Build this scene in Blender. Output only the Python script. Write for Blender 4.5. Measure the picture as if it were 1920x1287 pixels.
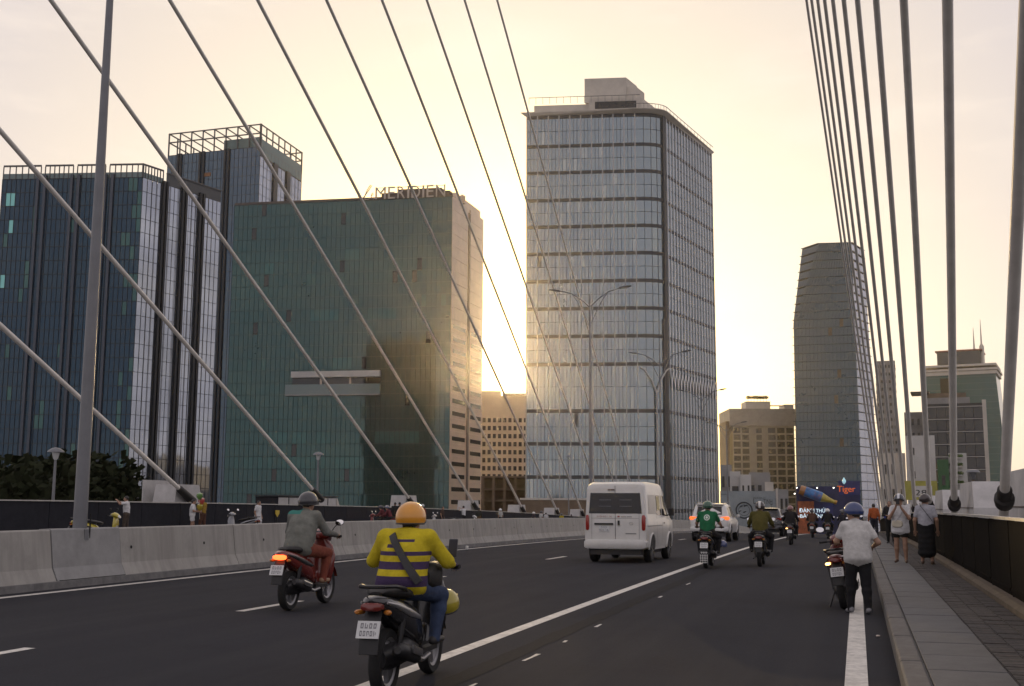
import bpy, math, random
import numpy as np
from mathutils import Vector, Matrix
random.seed(7); rng = np.random.default_rng(7)
for o in list(bpy.data.objects): bpy.data.objects.remove(o)
scene = bpy.context.scene
C = scene.collection
PI = math.pi

# ------------------------------------------------------------------ camera
F_PX, IW, IH = 2133.0, 1920.0, 1287.0
YAW, HOR, ROLL, CZ = math.radians(16.76), 947.0, 0.0043, 1.60
PITCH = math.atan((HOR - IH / 2) / F_PX)
_fw = Vector((-math.sin(YAW) * math.cos(PITCH), math.cos(YAW) * math.cos(PITCH), math.sin(PITCH)))
_rt = Vector((math.cos(YAW), math.sin(YAW), 0)); _up = _rt.cross(_fw)
RT = _rt * math.cos(ROLL) + _up * math.sin(ROLL)
UP = -_rt * math.sin(ROLL) + _up * math.cos(ROLL)
FW = _fw
CAM = Vector((0, 0, CZ))
cam_data = bpy.data.cameras.new('camera')
cam_data.sensor_width = 36.0
cam_data.lens = F_PX / IW * 36.0
cam_data.clip_start = 0.1
cam_data.clip_end = 12000
cam = bpy.data.objects.new('camera', cam_data)
cam.matrix_world = Matrix(((RT.x, UP.x, -FW.x, 0), (RT.y, UP.y, -FW.y, 0), (RT.z, UP.z, -FW.z, CZ), (0, 0, 0, 1)))
C.objects.link(cam)
scene.camera = cam

def ray(x, y):
    return RT * ((x - IW / 2) / F_PX) - UP * ((y - IH / 2) / F_PX) + FW
def PT(x, y, D):                       # point on a pixel's ray at horizontal distance D
    d = ray(x, y); return CAM + d * (D / math.hypot(d.x, d.y))
def tanE(x, y):
    d = ray(x, y); return d.z / math.hypot(d.x, d.y)
def DZ(x, y, z):                       # horizontal distance at which a pixel's ray reaches height z
    return (z - CZ) / tanE(x, y)
def atX(x, y, X):
    d = ray(x, y); return CAM + d * (X / d.x)

# ------------------------------------------------------------------ world, sun, exposure
SUN_EL, SUN_AZ = math.radians(5.74), math.radians(-17.25)     # azimuth from +Y towards +X
world = bpy.data.worlds.new('World'); scene.world = world; world.use_nodes = True
nt = world.node_tree; nt.nodes.clear()
out = nt.nodes.new('ShaderNodeOutputWorld'); bg = nt.nodes.new('ShaderNodeBackground')
sky = nt.nodes.new('ShaderNodeTexSky'); sky.sky_type = 'NISHITA'; sky.sun_disc = False
sky.sun_elevation = SUN_EL; sky.sun_rotation = SUN_AZ
sky.altitude = 0; sky.air_density = 0.7; sky.dust_density = 3.0; sky.ozone_density = 1.5
bg.inputs['Strength'].default_value = 0.10
# thin high cloud veil: soft streaks of pale cream over the clear sky
tc = nt.nodes.new('ShaderNodeTexCoord'); mp = nt.nodes.new('ShaderNodeMapping')
mp.inputs['Scale'].default_value = (1.6, 1.6, 7.0)
nz = nt.nodes.new('ShaderNodeTexNoise'); nz.inputs['Scale'].default_value = 2.6; nz.inputs['Detail'].default_value = 7; nz.inputs['Roughness'].default_value = .6
rmp = nt.nodes.new('ShaderNodeMapRange'); rmp.inputs['From Min'].default_value = .5; rmp.inputs['From Max'].default_value = .78
rmp.inputs['To Min'].default_value = 0.0; rmp.inputs['To Max'].default_value = 0.6
veil = nt.nodes.new('ShaderNodeMix'); veil.data_type = 'RGBA'; veil.blend_type = 'MIX'
veil.inputs[0].default_value = 0.80; veil.inputs[7].default_value = (7.6, 6.7, 6.0, 1)
cl = nt.nodes.new('ShaderNodeMix'); cl.data_type = 'RGBA'; cl.inputs[7].default_value = (7.6, 6.9, 6.3, 1)
L = nt.links.new
L(tc.outputs['Generated'], mp.inputs['Vector']); L(mp.outputs[0], nz.inputs['Vector']); L(nz.outputs['Fac'], rmp.inputs['Value'])
# the veil is lit by the sun: creamy around it, lavender grey away from it
dp = nt.nodes.new('ShaderNodeVectorMath'); dp.operation = 'DOT_PRODUCT'; dp.inputs[1].default_value = (math.sin(SUN_AZ) * math.cos(SUN_EL), math.cos(SUN_AZ) * math.cos(SUN_EL), math.sin(SUN_EL))
vr = nt.nodes.new('ShaderNodeMapRange'); vr.interpolation_type = 'SMOOTHSTEP'; vr.inputs['From Min'].default_value = .80; vr.inputs['From Max'].default_value = .985
vc = nt.nodes.new('ShaderNodeMix'); vc.data_type = 'RGBA'; vc.inputs[6].default_value = (5.15, 4.85, 5.5, 1); vc.inputs[7].default_value = (6.7, 6.0, 5.1, 1)
L(tc.outputs['Generated'], dp.inputs[0]); L(dp.outputs['Value'], vr.inputs['Value']); L(vr.outputs[0], vc.inputs[0]); L(vc.outputs[2], veil.inputs[7])
au = nt.nodes.new('ShaderNodeMapRange'); au.interpolation_type = 'SMOOTHERSTEP'; au.inputs['From Min'].default_value = .958; au.inputs['From Max'].default_value = 1.0
av = nt.nodes.new('ShaderNodeMix'); av.data_type = 'RGBA'; av.inputs[7].default_value = (30, 20, 5.0, 1)
L(dp.outputs['Value'], au.inputs['Value']); L(au.outputs[0], av.inputs[0]); L(vc.outputs[2], av.inputs[6]); L(av.outputs[2], veil.inputs[7])
L(sky.outputs[0], veil.inputs[6]); L(veil.outputs[2], cl.inputs[6]); L(rmp.outputs[0], cl.inputs[0])
wb_ = nt.nodes.new('ShaderNodeMix'); wb_.data_type = 'RGBA'; wb_.blend_type = 'MULTIPLY'; wb_.inputs[0].default_value = 1; wb_.inputs[7].default_value = (1.0, .96, .90, 1)
L(cl.outputs[2], wb_.inputs[6]); L(wb_.outputs[2], bg.inputs['Color']); L(bg.outputs[0], out.inputs['Surface'])

sun_d = bpy.data.lights.new('sun', 'SUN'); sun_d.energy = 2.2; sun_d.angle = math.radians(0.53); sun_d.color = (1.0, 0.70, 0.34)
sun = bpy.data.objects.new('sun', sun_d); C.objects.link(sun)
_sd = Vector((math.sin(SUN_AZ) * math.cos(SUN_EL), math.cos(SUN_AZ) * math.cos(SUN_EL), math.sin(SUN_EL)))
sun.rotation_euler = _sd.to_track_quat('Z', 'Y').to_euler()
sun.location = (0, 0, 150)

scene.view_settings.view_transform = 'Standard'; scene.view_settings.look = 'None'
scene.view_settings.gamma = 1.0; scene.view_settings.use_curve_mapping = False
scene.view_settings.exposure = 0.6
scene.render.engine = 'CYCLES'
scene.cycles.volume_bounces = 1

# ------------------------------------------------------------------ road profile (crest curve)
RS, RC = 0.0056, 0.000127
def road(y):
    if y < -60: return road(-60) + (RS + 2 * RC * 60) * (y + 60)
    if y < 220: return RS * y - RC * y * y
    return RS * 220 - RC * 220 * 220 + (RS - 2 * RC * 220) * (y - 220)
def slope(y): return math.atan(RS - 2 * RC * max(-60, min(y, 220)))
GROUND = -15.0

# ------------------------------------------------------------------ materials
MATS = {}
def pm(name, col, rough=.6, metal=0.0, ns=0, na=.25, bump=0, bs=None, emit=None, es=0, spec=None, ior=None, coat=0, stain=None, tint=None, streak=None):
    if name in MATS: return MATS[name]
    m = bpy.data.materials.new(name); m.use_nodes = True; n = m.node_tree; b = n.nodes['Principled BSDF']
    b.inputs['Base Color'].default_value = (*col, 1); b.inputs['Roughness'].default_value = rough; b.inputs['Metallic'].default_value = metal
    if spec is not None: b.inputs['Specular IOR Level'].default_value = spec
    if ior: b.inputs['IOR'].default_value = ior
    if tint: b.inputs['Specular Tint'].default_value = (*tint, 1)
    if coat: b.inputs['Coat Weight'].default_value = coat; b.inputs['Coat Roughness'].default_value = .08
    if emit: b.inputs['Emission Color'].default_value = (*emit, 1); b.inputs['Emission Strength'].default_value = es
    if ns or bump:
        t = n.nodes.new('ShaderNodeTexCoord')
    if ns:
        z = n.nodes.new('ShaderNodeTexNoise'); z.inputs['Scale'].default_value = ns; z.inputs['Detail'].default_value = 6; z.inputs['Roughness'].default_value = .65
        r = n.nodes.new('ShaderNodeMapRange'); r.inputs['From Min'].default_value = .3; r.inputs['From Max'].default_value = .7
        r.inputs['To Min'].default_value = 1 - na; r.inputs['To Max'].default_value = 1 + na
        mx = n.nodes.new('ShaderNodeMix'); mx.data_type = 'RGBA'; mx.blend_type = 'MULTIPLY'; mx.inputs[0].default_value = 1
        mx.inputs[6].default_value = (*col, 1)
        n.links.new(t.outputs['Object'], z.inputs['Vector']); n.links.new(z.outputs['Fac'], r.inputs['Value']); n.links.new(r.outputs[0], mx.inputs[7])
        last = mx.outputs[2]
        if stain:                                            # large irregular stains: (scale, colour, amount)
            z2 = n.nodes.new('ShaderNodeTexNoise'); z2.inputs['Scale'].default_value = stain[0]; z2.inputs['Detail'].default_value = 8; z2.inputs['Roughness'].default_value = .7
            r2 = n.nodes.new('ShaderNodeMapRange'); r2.inputs['From Min'].default_value = .48; r2.inputs['From Max'].default_value = .72
            r2.inputs['To Max'].default_value = stain[2]
            m2 = n.nodes.new('ShaderNodeMix'); m2.data_type = 'RGBA'; m2.inputs[7].default_value = (*stain[1], 1)
            n.links.new(t.outputs['Object'], z2.inputs['Vector']); n.links.new(z2.outputs['Fac'], r2.inputs['Value'])
            n.links.new(r2.outputs[0], m2.inputs[0]); n.links.new(last, m2.inputs[6]); last = m2.outputs[2]
        if streak:                                           # stretched wear: (scale xyz, colour, amount)
            mq = n.nodes.new('ShaderNodeMapping'); mq.inputs['Scale'].default_value = streak[0]
            z4 = n.nodes.new('ShaderNodeTexNoise'); z4.inputs['Scale'].default_value = 1; z4.inputs['Detail'].default_value = 5; z4.inputs['Roughness'].default_value = .6
            r4 = n.nodes.new('ShaderNodeMapRange'); r4.inputs['From Min'].default_value = .45; r4.inputs['From Max'].default_value = .68; r4.inputs['To Max'].default_value = streak[2]
            m4 = n.nodes.new('ShaderNodeMix'); m4.data_type = 'RGBA'; m4.inputs[7].default_value = (*streak[1], 1)
            n.links.new(t.outputs['Object'], mq.inputs[0]); n.links.new(mq.outputs[0], z4.inputs['Vector']); n.links.new(z4.outputs['Fac'], r4.inputs['Value'])
            n.links.new(r4.outputs[0], m4.inputs[0]); n.links.new(last, m4.inputs[6]); last = m4.outputs[2]
        n.links.new(last, b.inputs['Base Color'])
    if bump:
        z3 = n.nodes.new('ShaderNodeTexNoise'); z3.inputs['Scale'].default_value = bs or 60; z3.inputs['Detail'].default_value = 4
        bp = n.nodes.new('ShaderNodeBump'); bp.inputs['Strength'].default_value = bump; bp.inputs['Distance'].default_value = .02
        n.links.new(t.outputs['Object'], z3.inputs['Vector']); n.links.new(z3.outputs['Fac'], bp.inputs['Height']); n.links.new(bp.outputs[0], b.inputs['Normal'])
    MATS[name] = m; return m

M = {}
M['asphalt'] = pm('asphalt', (.030, .031, .037), .95, ns=90, na=.45, bump=.25, bs=160, spec=.12, stain=(.35, (.022, .022, .026), .7), streak=((1.5, .05, 1), (.042, .042, .046), .6))
M['paint'] = pm('road paint', (.62, .60, .55), .7, ns=14, na=.22, stain=(5, (.22, .21, .2), .6))
M['tar'] = pm('tar seam', (.018, .018, .020), .95, ns=20, na=.3, spec=.15)
M['barrier'] = pm('barrier concrete', (.33, .32, .295), .85, ns=2.2, na=.16, bump=.15, bs=40, stain=(1.1, (.24, .225, .2), .55), streak=((2, 4.5, .35), (.20, .19, .175), .55))
M['plinth'] = pm('plinth concrete', (.27, .27, .265), .85, ns=3, na=.15, bump=.15, bs=40)
M['footing'] = pm('barrier footing', (.15, .148, .145), .9, ns=4, na=.3)
M['hole'] = pm('dark hole', (.01, .01, .01), .9)
M['kerb'] = pm('kerb stone', (.115, .11, .105), .85, ns=5, na=.3, bump=.2, bs=50, stain=(2.2, (.07, .062, .055), .7))
M['slab'] = pm('walk slab', (.115, .115, .115), .85, ns=5, na=.18, bump=.25, bs=70, stain=(1.5, (.08, .08, .08), .6))
M['paver'] = pm('ridged paver', (.078, .072, .070), .8, ns=9, na=.4, bump=.3, bs=60, stain=(3, (.13, .10, .08), .6))
M['ledge'] = pm('parapet ledge', (.10, .075, .05), .85, ns=5, na=.35)
M['panel_dark'] = pm('dark steel panel', (.008, .007, .0065), .95, ns=3, na=.25, spec=.04)
M['panel_left'] = pm('slate steel panel', (.022, .023, .029), .85, ns=3, na=.2, spec=.15)
M['rail'] = pm('galvanised rail', (.45, .44, .41), .45, .5, ns=6, na=.15)
M['cable'] = pm('cable sheath', (.66, .63, .58), .36, ns=1.5, na=.12)
M['boot'] = pm('cable boot', (.018, .016, .015), .6, ns=4, na=.3)
M['anchor'] = pm('anchor concrete', (.45, .44, .43), .85, ns=2, na=.14, stain=(.9, (.28, .27, .26), .5))
M['lamp_grey'] = pm('lamp post grey', (.17, .175, .185), .45, .35, ns=2, na=.12)
M['lamp_head'] = pm('lamp head', (.08, .08, .085), .5, .3)
M['lamp_glass'] = pm('lamp glass', (.55, .56, .55), .25)

def glass(name, col, ior=1.8, rough=.04, tint=None, metal=0):
    return pm(name, col, rough, metal, ior=ior, ns=.06, na=.25, tint=tint)
M['gl_blue'] = glass('glass navy', (.012, .028, .050), 1.62, tint=(.55, .8, 1))
M['gl_pale'] = glass('glass silver', (.33, .36, .41), 1.5, .05, metal=.9)
M['gl_teal'] = glass('glass teal', (.010, .038, .040), 1.75, tint=(.68, 1, .97))
M['gl_teal2'] = glass('glass teal bright', (.028, .085, .082), 1.65, tint=(.7, 1, .97))
M['gl_nexus'] = glass('glass grey blue', (.055, .075, .085), 3.0, .06, tint=(.84, .96, 1))
M['gl_blind'] = glass('glass with pale blind', (.13, .135, .13), 3.4, .07, tint=(.92, 1, .97)); M['gl_nexus2'] = glass('glass grey blue deep', (.03, .042, .05), 3.0, .05, tint=(.8, .93, 1))
M['gl_dark'] = glass('glass black', (.010, .012, .014), 1.6)
M['gl_facet'] = glass('glass slate', (.012, .022, .034), 1.8, tint=(.6, .85, 1))
M['gl_rail'] = pm('glass balustrade', (.14, .19, .19), .08, ior=1.5)
M['lit_teal'] = pm('lit window teal', (.1, .25, .25), .3, emit=(.22, .52, .50), es=.20)
M['lit_warm'] = pm('lit window warm', (.3, .25, .15), .3, emit=(1, .75, .4), es=.8)
M['mull'] = pm('dark mullion', (.022, .024, .028), .5, .3)
M['mull_l'] = pm('light mullion', (.42, .41, .39), .5, .3)
M['fin'] = pm('fin aluminium', (.62, .62, .62), .35, .6)
M['band'] = pm('spandrel band', (.06, .058, .056), .6)
M['stone_p'] = pm('pink stone cladding', (.62, .49, .38), .3, ns=.25, na=.12)
M['joint'] = pm('cladding joint', (.10, .08, .07), .8)
M['cream'] = pm('cream render', (.52, .48, .42), .85, ns=.2, na=.12, stain=(.12, (.36, .33, .29), .5))
M['beige_d'] = pm('beige render', (.30, .27, .22), .85, ns=.2, na=.12)
M['white_r'] = pm('white render', (.46, .45, .43), .85, ns=.3, na=.1, stain=(.25, (.40, .38, .35), .5))
M['grey_r'] = pm('grey render', (.26, .255, .25), .85, ns=.25, na=.15, stain=(.2, (.15, .145, .14), .5))
M['brown_r'] = pm('brown concrete', (.15, .11, .075), .9, ns=.4, na=.25)
M['frame_st'] = pm('roof frame steel', (.10, .10, .10), .5, .4)
M['roof_red'] = pm('red roof tile', (.28, .10, .06), .8, ns=1, na=.2)
M['win'] = pm('window dark', (.018, .017, .016), .12, ns=.5, na=.4)
M['leaf'] = pm('foliage dark', (.018, .022, .010), .85, ns=1.2, na=.5, spec=.1)
M['bark'] = pm('bark', (.06, .045, .03), .9, ns=4, na=.3, bump=.4, bs=20)
M['green_b'] = pm('green facade', (.02, .09, .03), .6, ns=.5, na=.2)
M['ground'] = pm('city ground', (.08, .078, .07), .9, ns=.05, na=.3)
M['water'] = pm('river water', (.03, .035, .03), .15, ns=.1, na=.2, bump=.4, bs=.6)

# ------------------------------------------------------------------ object helpers
def props(o, label=None, cat=None, group=None, kind=None):
    if label: o['label'] = label
    if cat: o['category'] = cat
    if group: o['group'] = group
    if kind: o['kind'] = kind
    return o
def link(name, me, mats, parent=None, loc=(0, 0, 0), rot=None):
    o = bpy.data.objects.new(name, me); C.objects.link(o)
    if mats is not None:
        if not isinstance(mats, (list, tuple)): mats = [mats]
        if len(me.materials) == 0:
            for m in mats: me.materials.append(m)
        elif any(me.materials[i] != m for i, m in enumerate(mats)):
            for i, m in enumerate(mats): o.material_slots[i].link = 'OBJECT'; o.material_slots[i].material = m
    if parent: o.parent = parent
    o.location = loc
    if rot is not None: o.rotation_euler = rot
    return o
def empty(name, loc=(0, 0, 0), rot=(0, 0, 0), label=None, cat=None, group=None, parent=None):
    o = bpy.data.objects.new(name, None); o.empty_display_size = .2; C.objects.link(o)
    o.location = loc; o.rotation_euler = rot
    if parent: o.parent = parent
    return props(o, label, cat, group)

class MB:
    def __init__(s): s.v = []; s.f = []; s.m = []; s.smooth = []
    def add(s, v, f, mi=0, sm=False):
        k = len(s.v); s.v += [tuple(p) for p in v]
        for q in f: s.f.append([i + k for i in q]); s.m.append(mi); s.smooth.append(sm)
        return s
    def box(s, lo, hi, mi=0, bev=0):
        x0, y0, z0 = lo; x1, y1, z1 = hi
        if bev:
            return s.bbox(lo, hi, bev, mi)
        return s.add([(x0, y0, z0), (x1, y0, z0), (x1, y1, z0), (x0, y1, z0), (x0, y0, z1), (x1, y0, z1), (x1, y1, z1), (x0, y1, z1)],
                     [(0, 3, 2, 1), (4, 5, 6, 7), (0, 1, 5, 4), (1, 2, 6, 5), (2, 3, 7, 6), (3, 0, 4, 7)], mi)
    def bbox(s, lo, hi, b, mi=0):                         # box with bevelled top rim
        x0, y0, z0 = lo; x1, y1, z1 = hi
        r = [[(x0, y0, z0), (x1, y0, z0), (x1, y1, z0), (x0, y1, z0)], [(x0, y0, z1 - b), (x1, y0, z1 - b), (x1, y1, z1 - b), (x0, y1, z1 - b)],
             [(x0 + b, y0 + b, z1), (x1 - b, y0 + b, z1), (x1 - b, y1 - b, z1), (x0 + b, y1 - b, z1)]]
        return s.rings(r, True, mi)
    def rings(s, rings, cap=True, mi=0, sm=False, closed=True):
        n = len(rings[0]); v = [p for r in rings for p in r]; f = []
        for i in range(len(rings) - 1):
            for j in range(n if closed else n - 1):
                a, b = i * n + j, i * n + (j + 1) % n
                f.append((a, b, b + n, a + n))
        k = len(s.v); s.add(v, f, mi, sm)
        if cap and closed:
            s.f.append([k + j for j in reversed(range(n))]); s.m.append(mi); s.smooth.append(False)
            e = k + (len(rings) - 1) * n
            s.f.append([e + j for j in range(n)]); s.m.append(mi); s.smooth.append(False)
        return s
    def tube(s, pts, r, n=8, mi=0, cap=True):
        pts = [Vector(p) for p in pts]; rs = r if isinstance(r, (list, tuple)) else [r] * len(pts)
        rr = []; prev = None
        for i, p in enumerate(pts):
            t = (pts[min(i + 1, len(pts) - 1)] - pts[max(i - 1, 0)]).normalized()
            if prev is None:
                a = Vector((0, 0, 1)) if abs(t.z) < .9 else Vector((1, 0, 0)); u = t.cross(a).normalized()
            else:
                u = (prev - t * prev.dot(t)).normalized()
            prev = u; w = t.cross(u)
            rr.append([p + (u * math.cos(2 * PI * j / n) + w * math.sin(2 * PI * j / n)) * rs[i] for j in range(n)])
        return s.rings(rr, cap, mi, True)
    def bar(s, a, b, w, h=None, mi=0):                    # square bar between two points
        a, b = Vector(a), Vector(b); h = h or w; t = (b - a).normalized()
        up = Vector((0, 0, 1)) if abs(t.z) < .95 else Vector((0, 1, 0))
        u = t.cross(up).normalized() * w / 2; q = u.cross(t).normalized() * h / 2
        return s.rings([[p + u + q, p - u + q, p - u - q, p + u - q] for p in (a, b)], True, mi)
    def prism(s, poly, z0, z1, mi=0):
        return s.rings([[(x, y, z0) for x, y in poly], [(x, y, z1) for x, y in poly]], True, mi)
    def lathe(s, prof, axis='Z', c=(0, 0, 0), n=20, mi=0, cap=True):   # prof: (r, h)
        rr = []
        for r, h in prof:
            ring = []
            for j in range(n):
                a = 2 * PI * j / n; p, q = r * math.cos(a), r * math.sin(a)
                if axis == 'Z': ring.append((c[0] + p, c[1] + q, c[2] + h))
                elif axis == 'X': ring.append((c[0] + h, c[1] + p, c[2] + q))
                else: ring.append((c[0] + q, c[1] + h, c[2] + p))
            rr.append(ring)
        return s.rings(rr, cap, mi, True)
    def loft(s, secs, n=18, mi=0):                        # secs: (y, z, half width, half height, tilt, exponent[, x])
        rr = []
        for q in secs:
            y, z, hw, hh, tl, e = q[:6]; x0 = q[6] if len(q) > 6 else 0
            ring = []
            for j in range(n):
                a = 2 * PI * j / n + PI / n; c_, s_ = math.cos(a), math.sin(a)
                x = hw * math.copysign(abs(c_) ** (2 / e), c_); v = hh * math.copysign(abs(s_) ** (2 / e), s_)
                ring.append((x0 + x, y - v * math.sin(tl), z + v * math.cos(tl)))
            rr.append(ring)
        return s.rings(rr, True, mi, True)
    def mesh(s, name):
        me = bpy.data.meshes.new(name); me.from_pydata(s.v, [], s.f)
        me.polygons.foreach_set('material_index', s.m); me.polygons.foreach_set('use_smooth', s.smooth)
        me.update(); 
        if any(s.smooth):
            import bmesh
            bm = bmesh.new(); bm.from_mesh(me); bmesh.ops.recalc_face_normals(bm, faces=bm.faces); bm.to_mesh(me); bm.free()
            try: me.set_sharp_from_angle(angle=math.radians(42))
            except Exception: pass
        return me
    def build(s, name, mats, parent=None, loc=(0, 0, 0), rot=None):
        return link(name, s.mesh(name), mats, parent, loc, rot)

def text_mesh(txt, size=1.0, depth=.02):
    cu = bpy.data.curves.new('lettering', 'FONT'); cu.body = txt; cu.size = size; cu.extrude = depth; cu.align_x = 'LEFT'; cu.resolution_u = 3
    o = bpy.data.objects.new('lettering', cu); C.objects.link(o)
    dg = bpy.context.evaluated_depsgraph_get(); dg.update()
    me = bpy.data.meshes.new_from_object(o.evaluated_get(dg)); bpy.data.objects.remove(o); bpy.data.curves.remove(cu)
    me.materials.clear()
    return me
def text_obj(name, txt, origin, right, up, height, width, mat, parent=None, depth=.02):
    """Lettering fitted to height x width, standing on the plane of right/up at origin."""
    me = text_mesh(txt, 1, depth)
    co = np.empty(len(me.vertices) * 3); me.vertices.foreach_get('co', co); co = co.reshape(-1, 3)
    lo, hi = co.min(0), co.max(0)
    co[:, 0] = (co[:, 0] - lo[0]) / max(hi[0] - lo[0], 1e-6) * width
    co[:, 1] = (co[:, 1] - lo[1]) / max(hi[1] - lo[1], 1e-6) * height
    R, U = Vector(right).normalized(), Vector(up).normalized(); N = R.cross(U)
    w = np.outer(co[:, 0], R) + np.outer(co[:, 1], U) + np.outer(co[:, 2], N)
    me.vertices.foreach_set('co', w.ravel()); me.update()
    return link(name, me, mat, parent, Vector(origin) - (Vector((0, 0, 0))))

def worigin(o):
    v = Vector((0, 0, 0))
    while o: v += o.location; o = o.parent
    return v
def wb(mb, name, mats, parent):                           # part given in world coordinates under an unrotated parent
    return mb.build(name, mats, parent, -worigin(parent) if parent else (0, 0, 0))

# ================================================================== SETTING
YS = [-40 + 2.5 * i for i in range(0, 69)] + [140 + 10 * i for i in range(0, 30)]
def strip(x0, x1, ys, h=0.0):
    mb = MB(); v = []; f = []
    for y in ys: v += [(x0, y, road(y) + h), (x1, y, road(y) + h)]
    for i in range(len(ys) - 1): f.append((2 * i, 2 * i + 1, 2 * i + 3, 2 * i + 2))
    return mb.add(v, f)
def solid_strip(prof, ys):                                # closed profile (x, h) swept along the road
    return MB().rings([[(x, y, road(y) + h) for x, h in prof] for y in ys], True)

g = MB(); S = 1500
g.add([(-S, -300, GROUND), (S, -300, GROUND), (S, 1600, GROUND), (-S, 1600, GROUND)], [(0, 1, 2, 3)])
props(g.build('ground', M['ground']), kind='structure')
w = MB(); w.add([(-900, -250, GROUND + .3), (700, -250, GROUND + .3), (700, 150, GROUND + .3), (-900, 150, GROUND + .3)], [(0, 1, 2, 3)])
props(w.build('river', M['water']), kind='structure')
road_o = props(strip(-28.3, .312, YS).build('road', M['asphalt']), kind='structure')
deck = solid_strip([(-32.2, .05), (-31.0, -1.6), (-20, -2.2), (-8, -2.2), (3.2, -1.6), (4.0, .05), (4.0, -.004), (-32.2, -.004)][:6] , YS)
props(deck.build('bridge_deck', M['anchor']), kind='structure').location.z = -.06

def fine(y0, y1, st=1.0):
    n = max(1, int(round((y1 - y0) / st))); return [y0 + (y1 - y0) * i / n for i in range(n + 1)]
# painted markings: sheets 4 mm above the asphalt, children of the road
def mark(x0, x1, y0, y1, name='lane_line', mat='paint', h=.004, wob=0):
    ys = fine(y0, y1, 1.0 if not wob else .35); mb = MB(); v = []; f = []
    for y in ys:
        a, b = (random.uniform(-wob, wob), random.uniform(-wob, wob)) if wob else (0, 0)
        v += [(x0 + a, y, road(y) + h), (x1 + b, y, road(y) + h)]
    for i in range(len(ys) - 1): f.append((2 * i, 2 * i + 1, 2 * i + 3, 2 * i + 2))
    return mb.add(v, f).build(name, M[mat], road_o)
mark(-13.55, -13.36, -20, 150, 'edge_line')
mark(-4.215, -4.045, -20, 150, 'solid_line')
mark(-.165, .035, -20, 150, 'edge_line')
for y0, y1 in [(9.5, 10.6), (15.0, 16.9), (21.3, 23.6)]: mark(-8.69, -8.54, y0, y1, 'lane_dash')
for y0 in (32.2, 38.6, 45, 51.4, 57.8, 64.2, 71, 78, 85, 92, 100): mark(-8.69, -8.54, y0, y0 + 2.2, 'lane_dash')
for x in (-18.8, -23.6):
    for k in range(8): mark(x - .075, x + .075, 20 + 9 * k, 22.5 + 9 * k, 'lane_dash')
mark(-3.62, -3.38, 4, 60, 'tar_seam', 'tar', .003, wob=.018)
for y0, l_ in [(11.3, .55), (12.9, .18), (14.6, .35), (9.6, .2), (19.5, .3), (22.8, .5)]: mark(-3.28, -3.245, y0, y0 + l_, 'paint_scrap', 'paint', .004, wob=.01)
# litter on the road
lt = MB().lathe([(.0, 0), (.018, .004), (.026, .014), (.02, .024), (.0, .026)], 'Z', n=10)
p_ = (-.02 + .27, 17.2)
props(lt.build('bottle_cap_litter', pm('litter pale', (.6, .52, .45), .6), None, (.18, 14.6, road(14.6) + .002)), 'small pale scrap of litter in the gutter by the kerb', 'litter')
props(link('paper_cup', MB().lathe([(.035, 0), (.05, .02), (.055, .12), (.05, .13)], 'Z', n=12).mesh('cup'), pm('cup white', (.7, .7, .68), .6), None, (-13.25, 38.6, road(38.6) + .005)),
      'white cup lying on the road beside the concrete median barrier', 'litter')

# ---- right footway: kerb stones, slabs, ridged pavers
walk = empty('footway', (0, 0, 0)); props(walk, kind='structure')
base = solid_strip([(.33, -.02), (.33, .16), (2.2, .16), (2.2, -.02)], fine(-10, 150, 3)); base.build('footway_bed', M['plinth'], walk)
def place(o, y, h): o.location = (o.location.x, y, road(y) + h); o.rotation_euler = (slope(y), 0, 0)
kb = MB().bbox((.312, -.985, -.03), (.510, .985, .200), .018).mesh('kerb_stone')
for i in range(62):
    y = -6 + 2.0 * i; o = link('kerb_stone', kb, M['kerb'], walk); place(o, y, random.uniform(-.003, .003)); o.location.x = random.uniform(-.004, .004)
sb = MB().bbox((.520, -.490, .1), (1.150, .490, .196), .006).mesh('walk_slab')
for i in range(112):
    y = 2 + 1.0 * i; o = link('walk_slab', sb, M['slab'], walk); place(o, y, random.uniform(-.004, .003)); o.rotation_euler.y = random.uniform(-.004, .004)
def paver_mb(x, y, z, mb):
    for k in range(4):                                   # ridged tile: four raised bars on a plate
        mb.box((x - .11, y - .118 + k * .06, z), (x + .11, y - .082 + k * .06, z + .012))
    mb.box((x - .115, y - .12, z - .05), (x + .115, y + .12, z))
    return mb
pv = paver_mb(0, 0, 0, MB()).mesh('ridged_paver')
k = 0; rest = MB()
for i in range(420):
    y = 7.6 + .25 * i
    for j in range(3):
        x = 1.285 + .24 * j
        if k < 300:
            o = link('ridged_paver', pv, M['paver'], walk); place(o, y, .172 + random.uniform(-.006, .005)); o.location.x = x; k += 1
        else: paver_mb(x, y, road(y) + .172 + random.uniform(-.005, .004), rest)
props(rest.build('ridged_pavers', M['paver'], walk), kind='stuff')
solid_strip([(1.885, .15), (1.885, .25), (1.96, .29), (2.12, .29), (2.12, .15)], fine(-6, 150, 3)).build('ledge', M['ledge'], walk)

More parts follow.
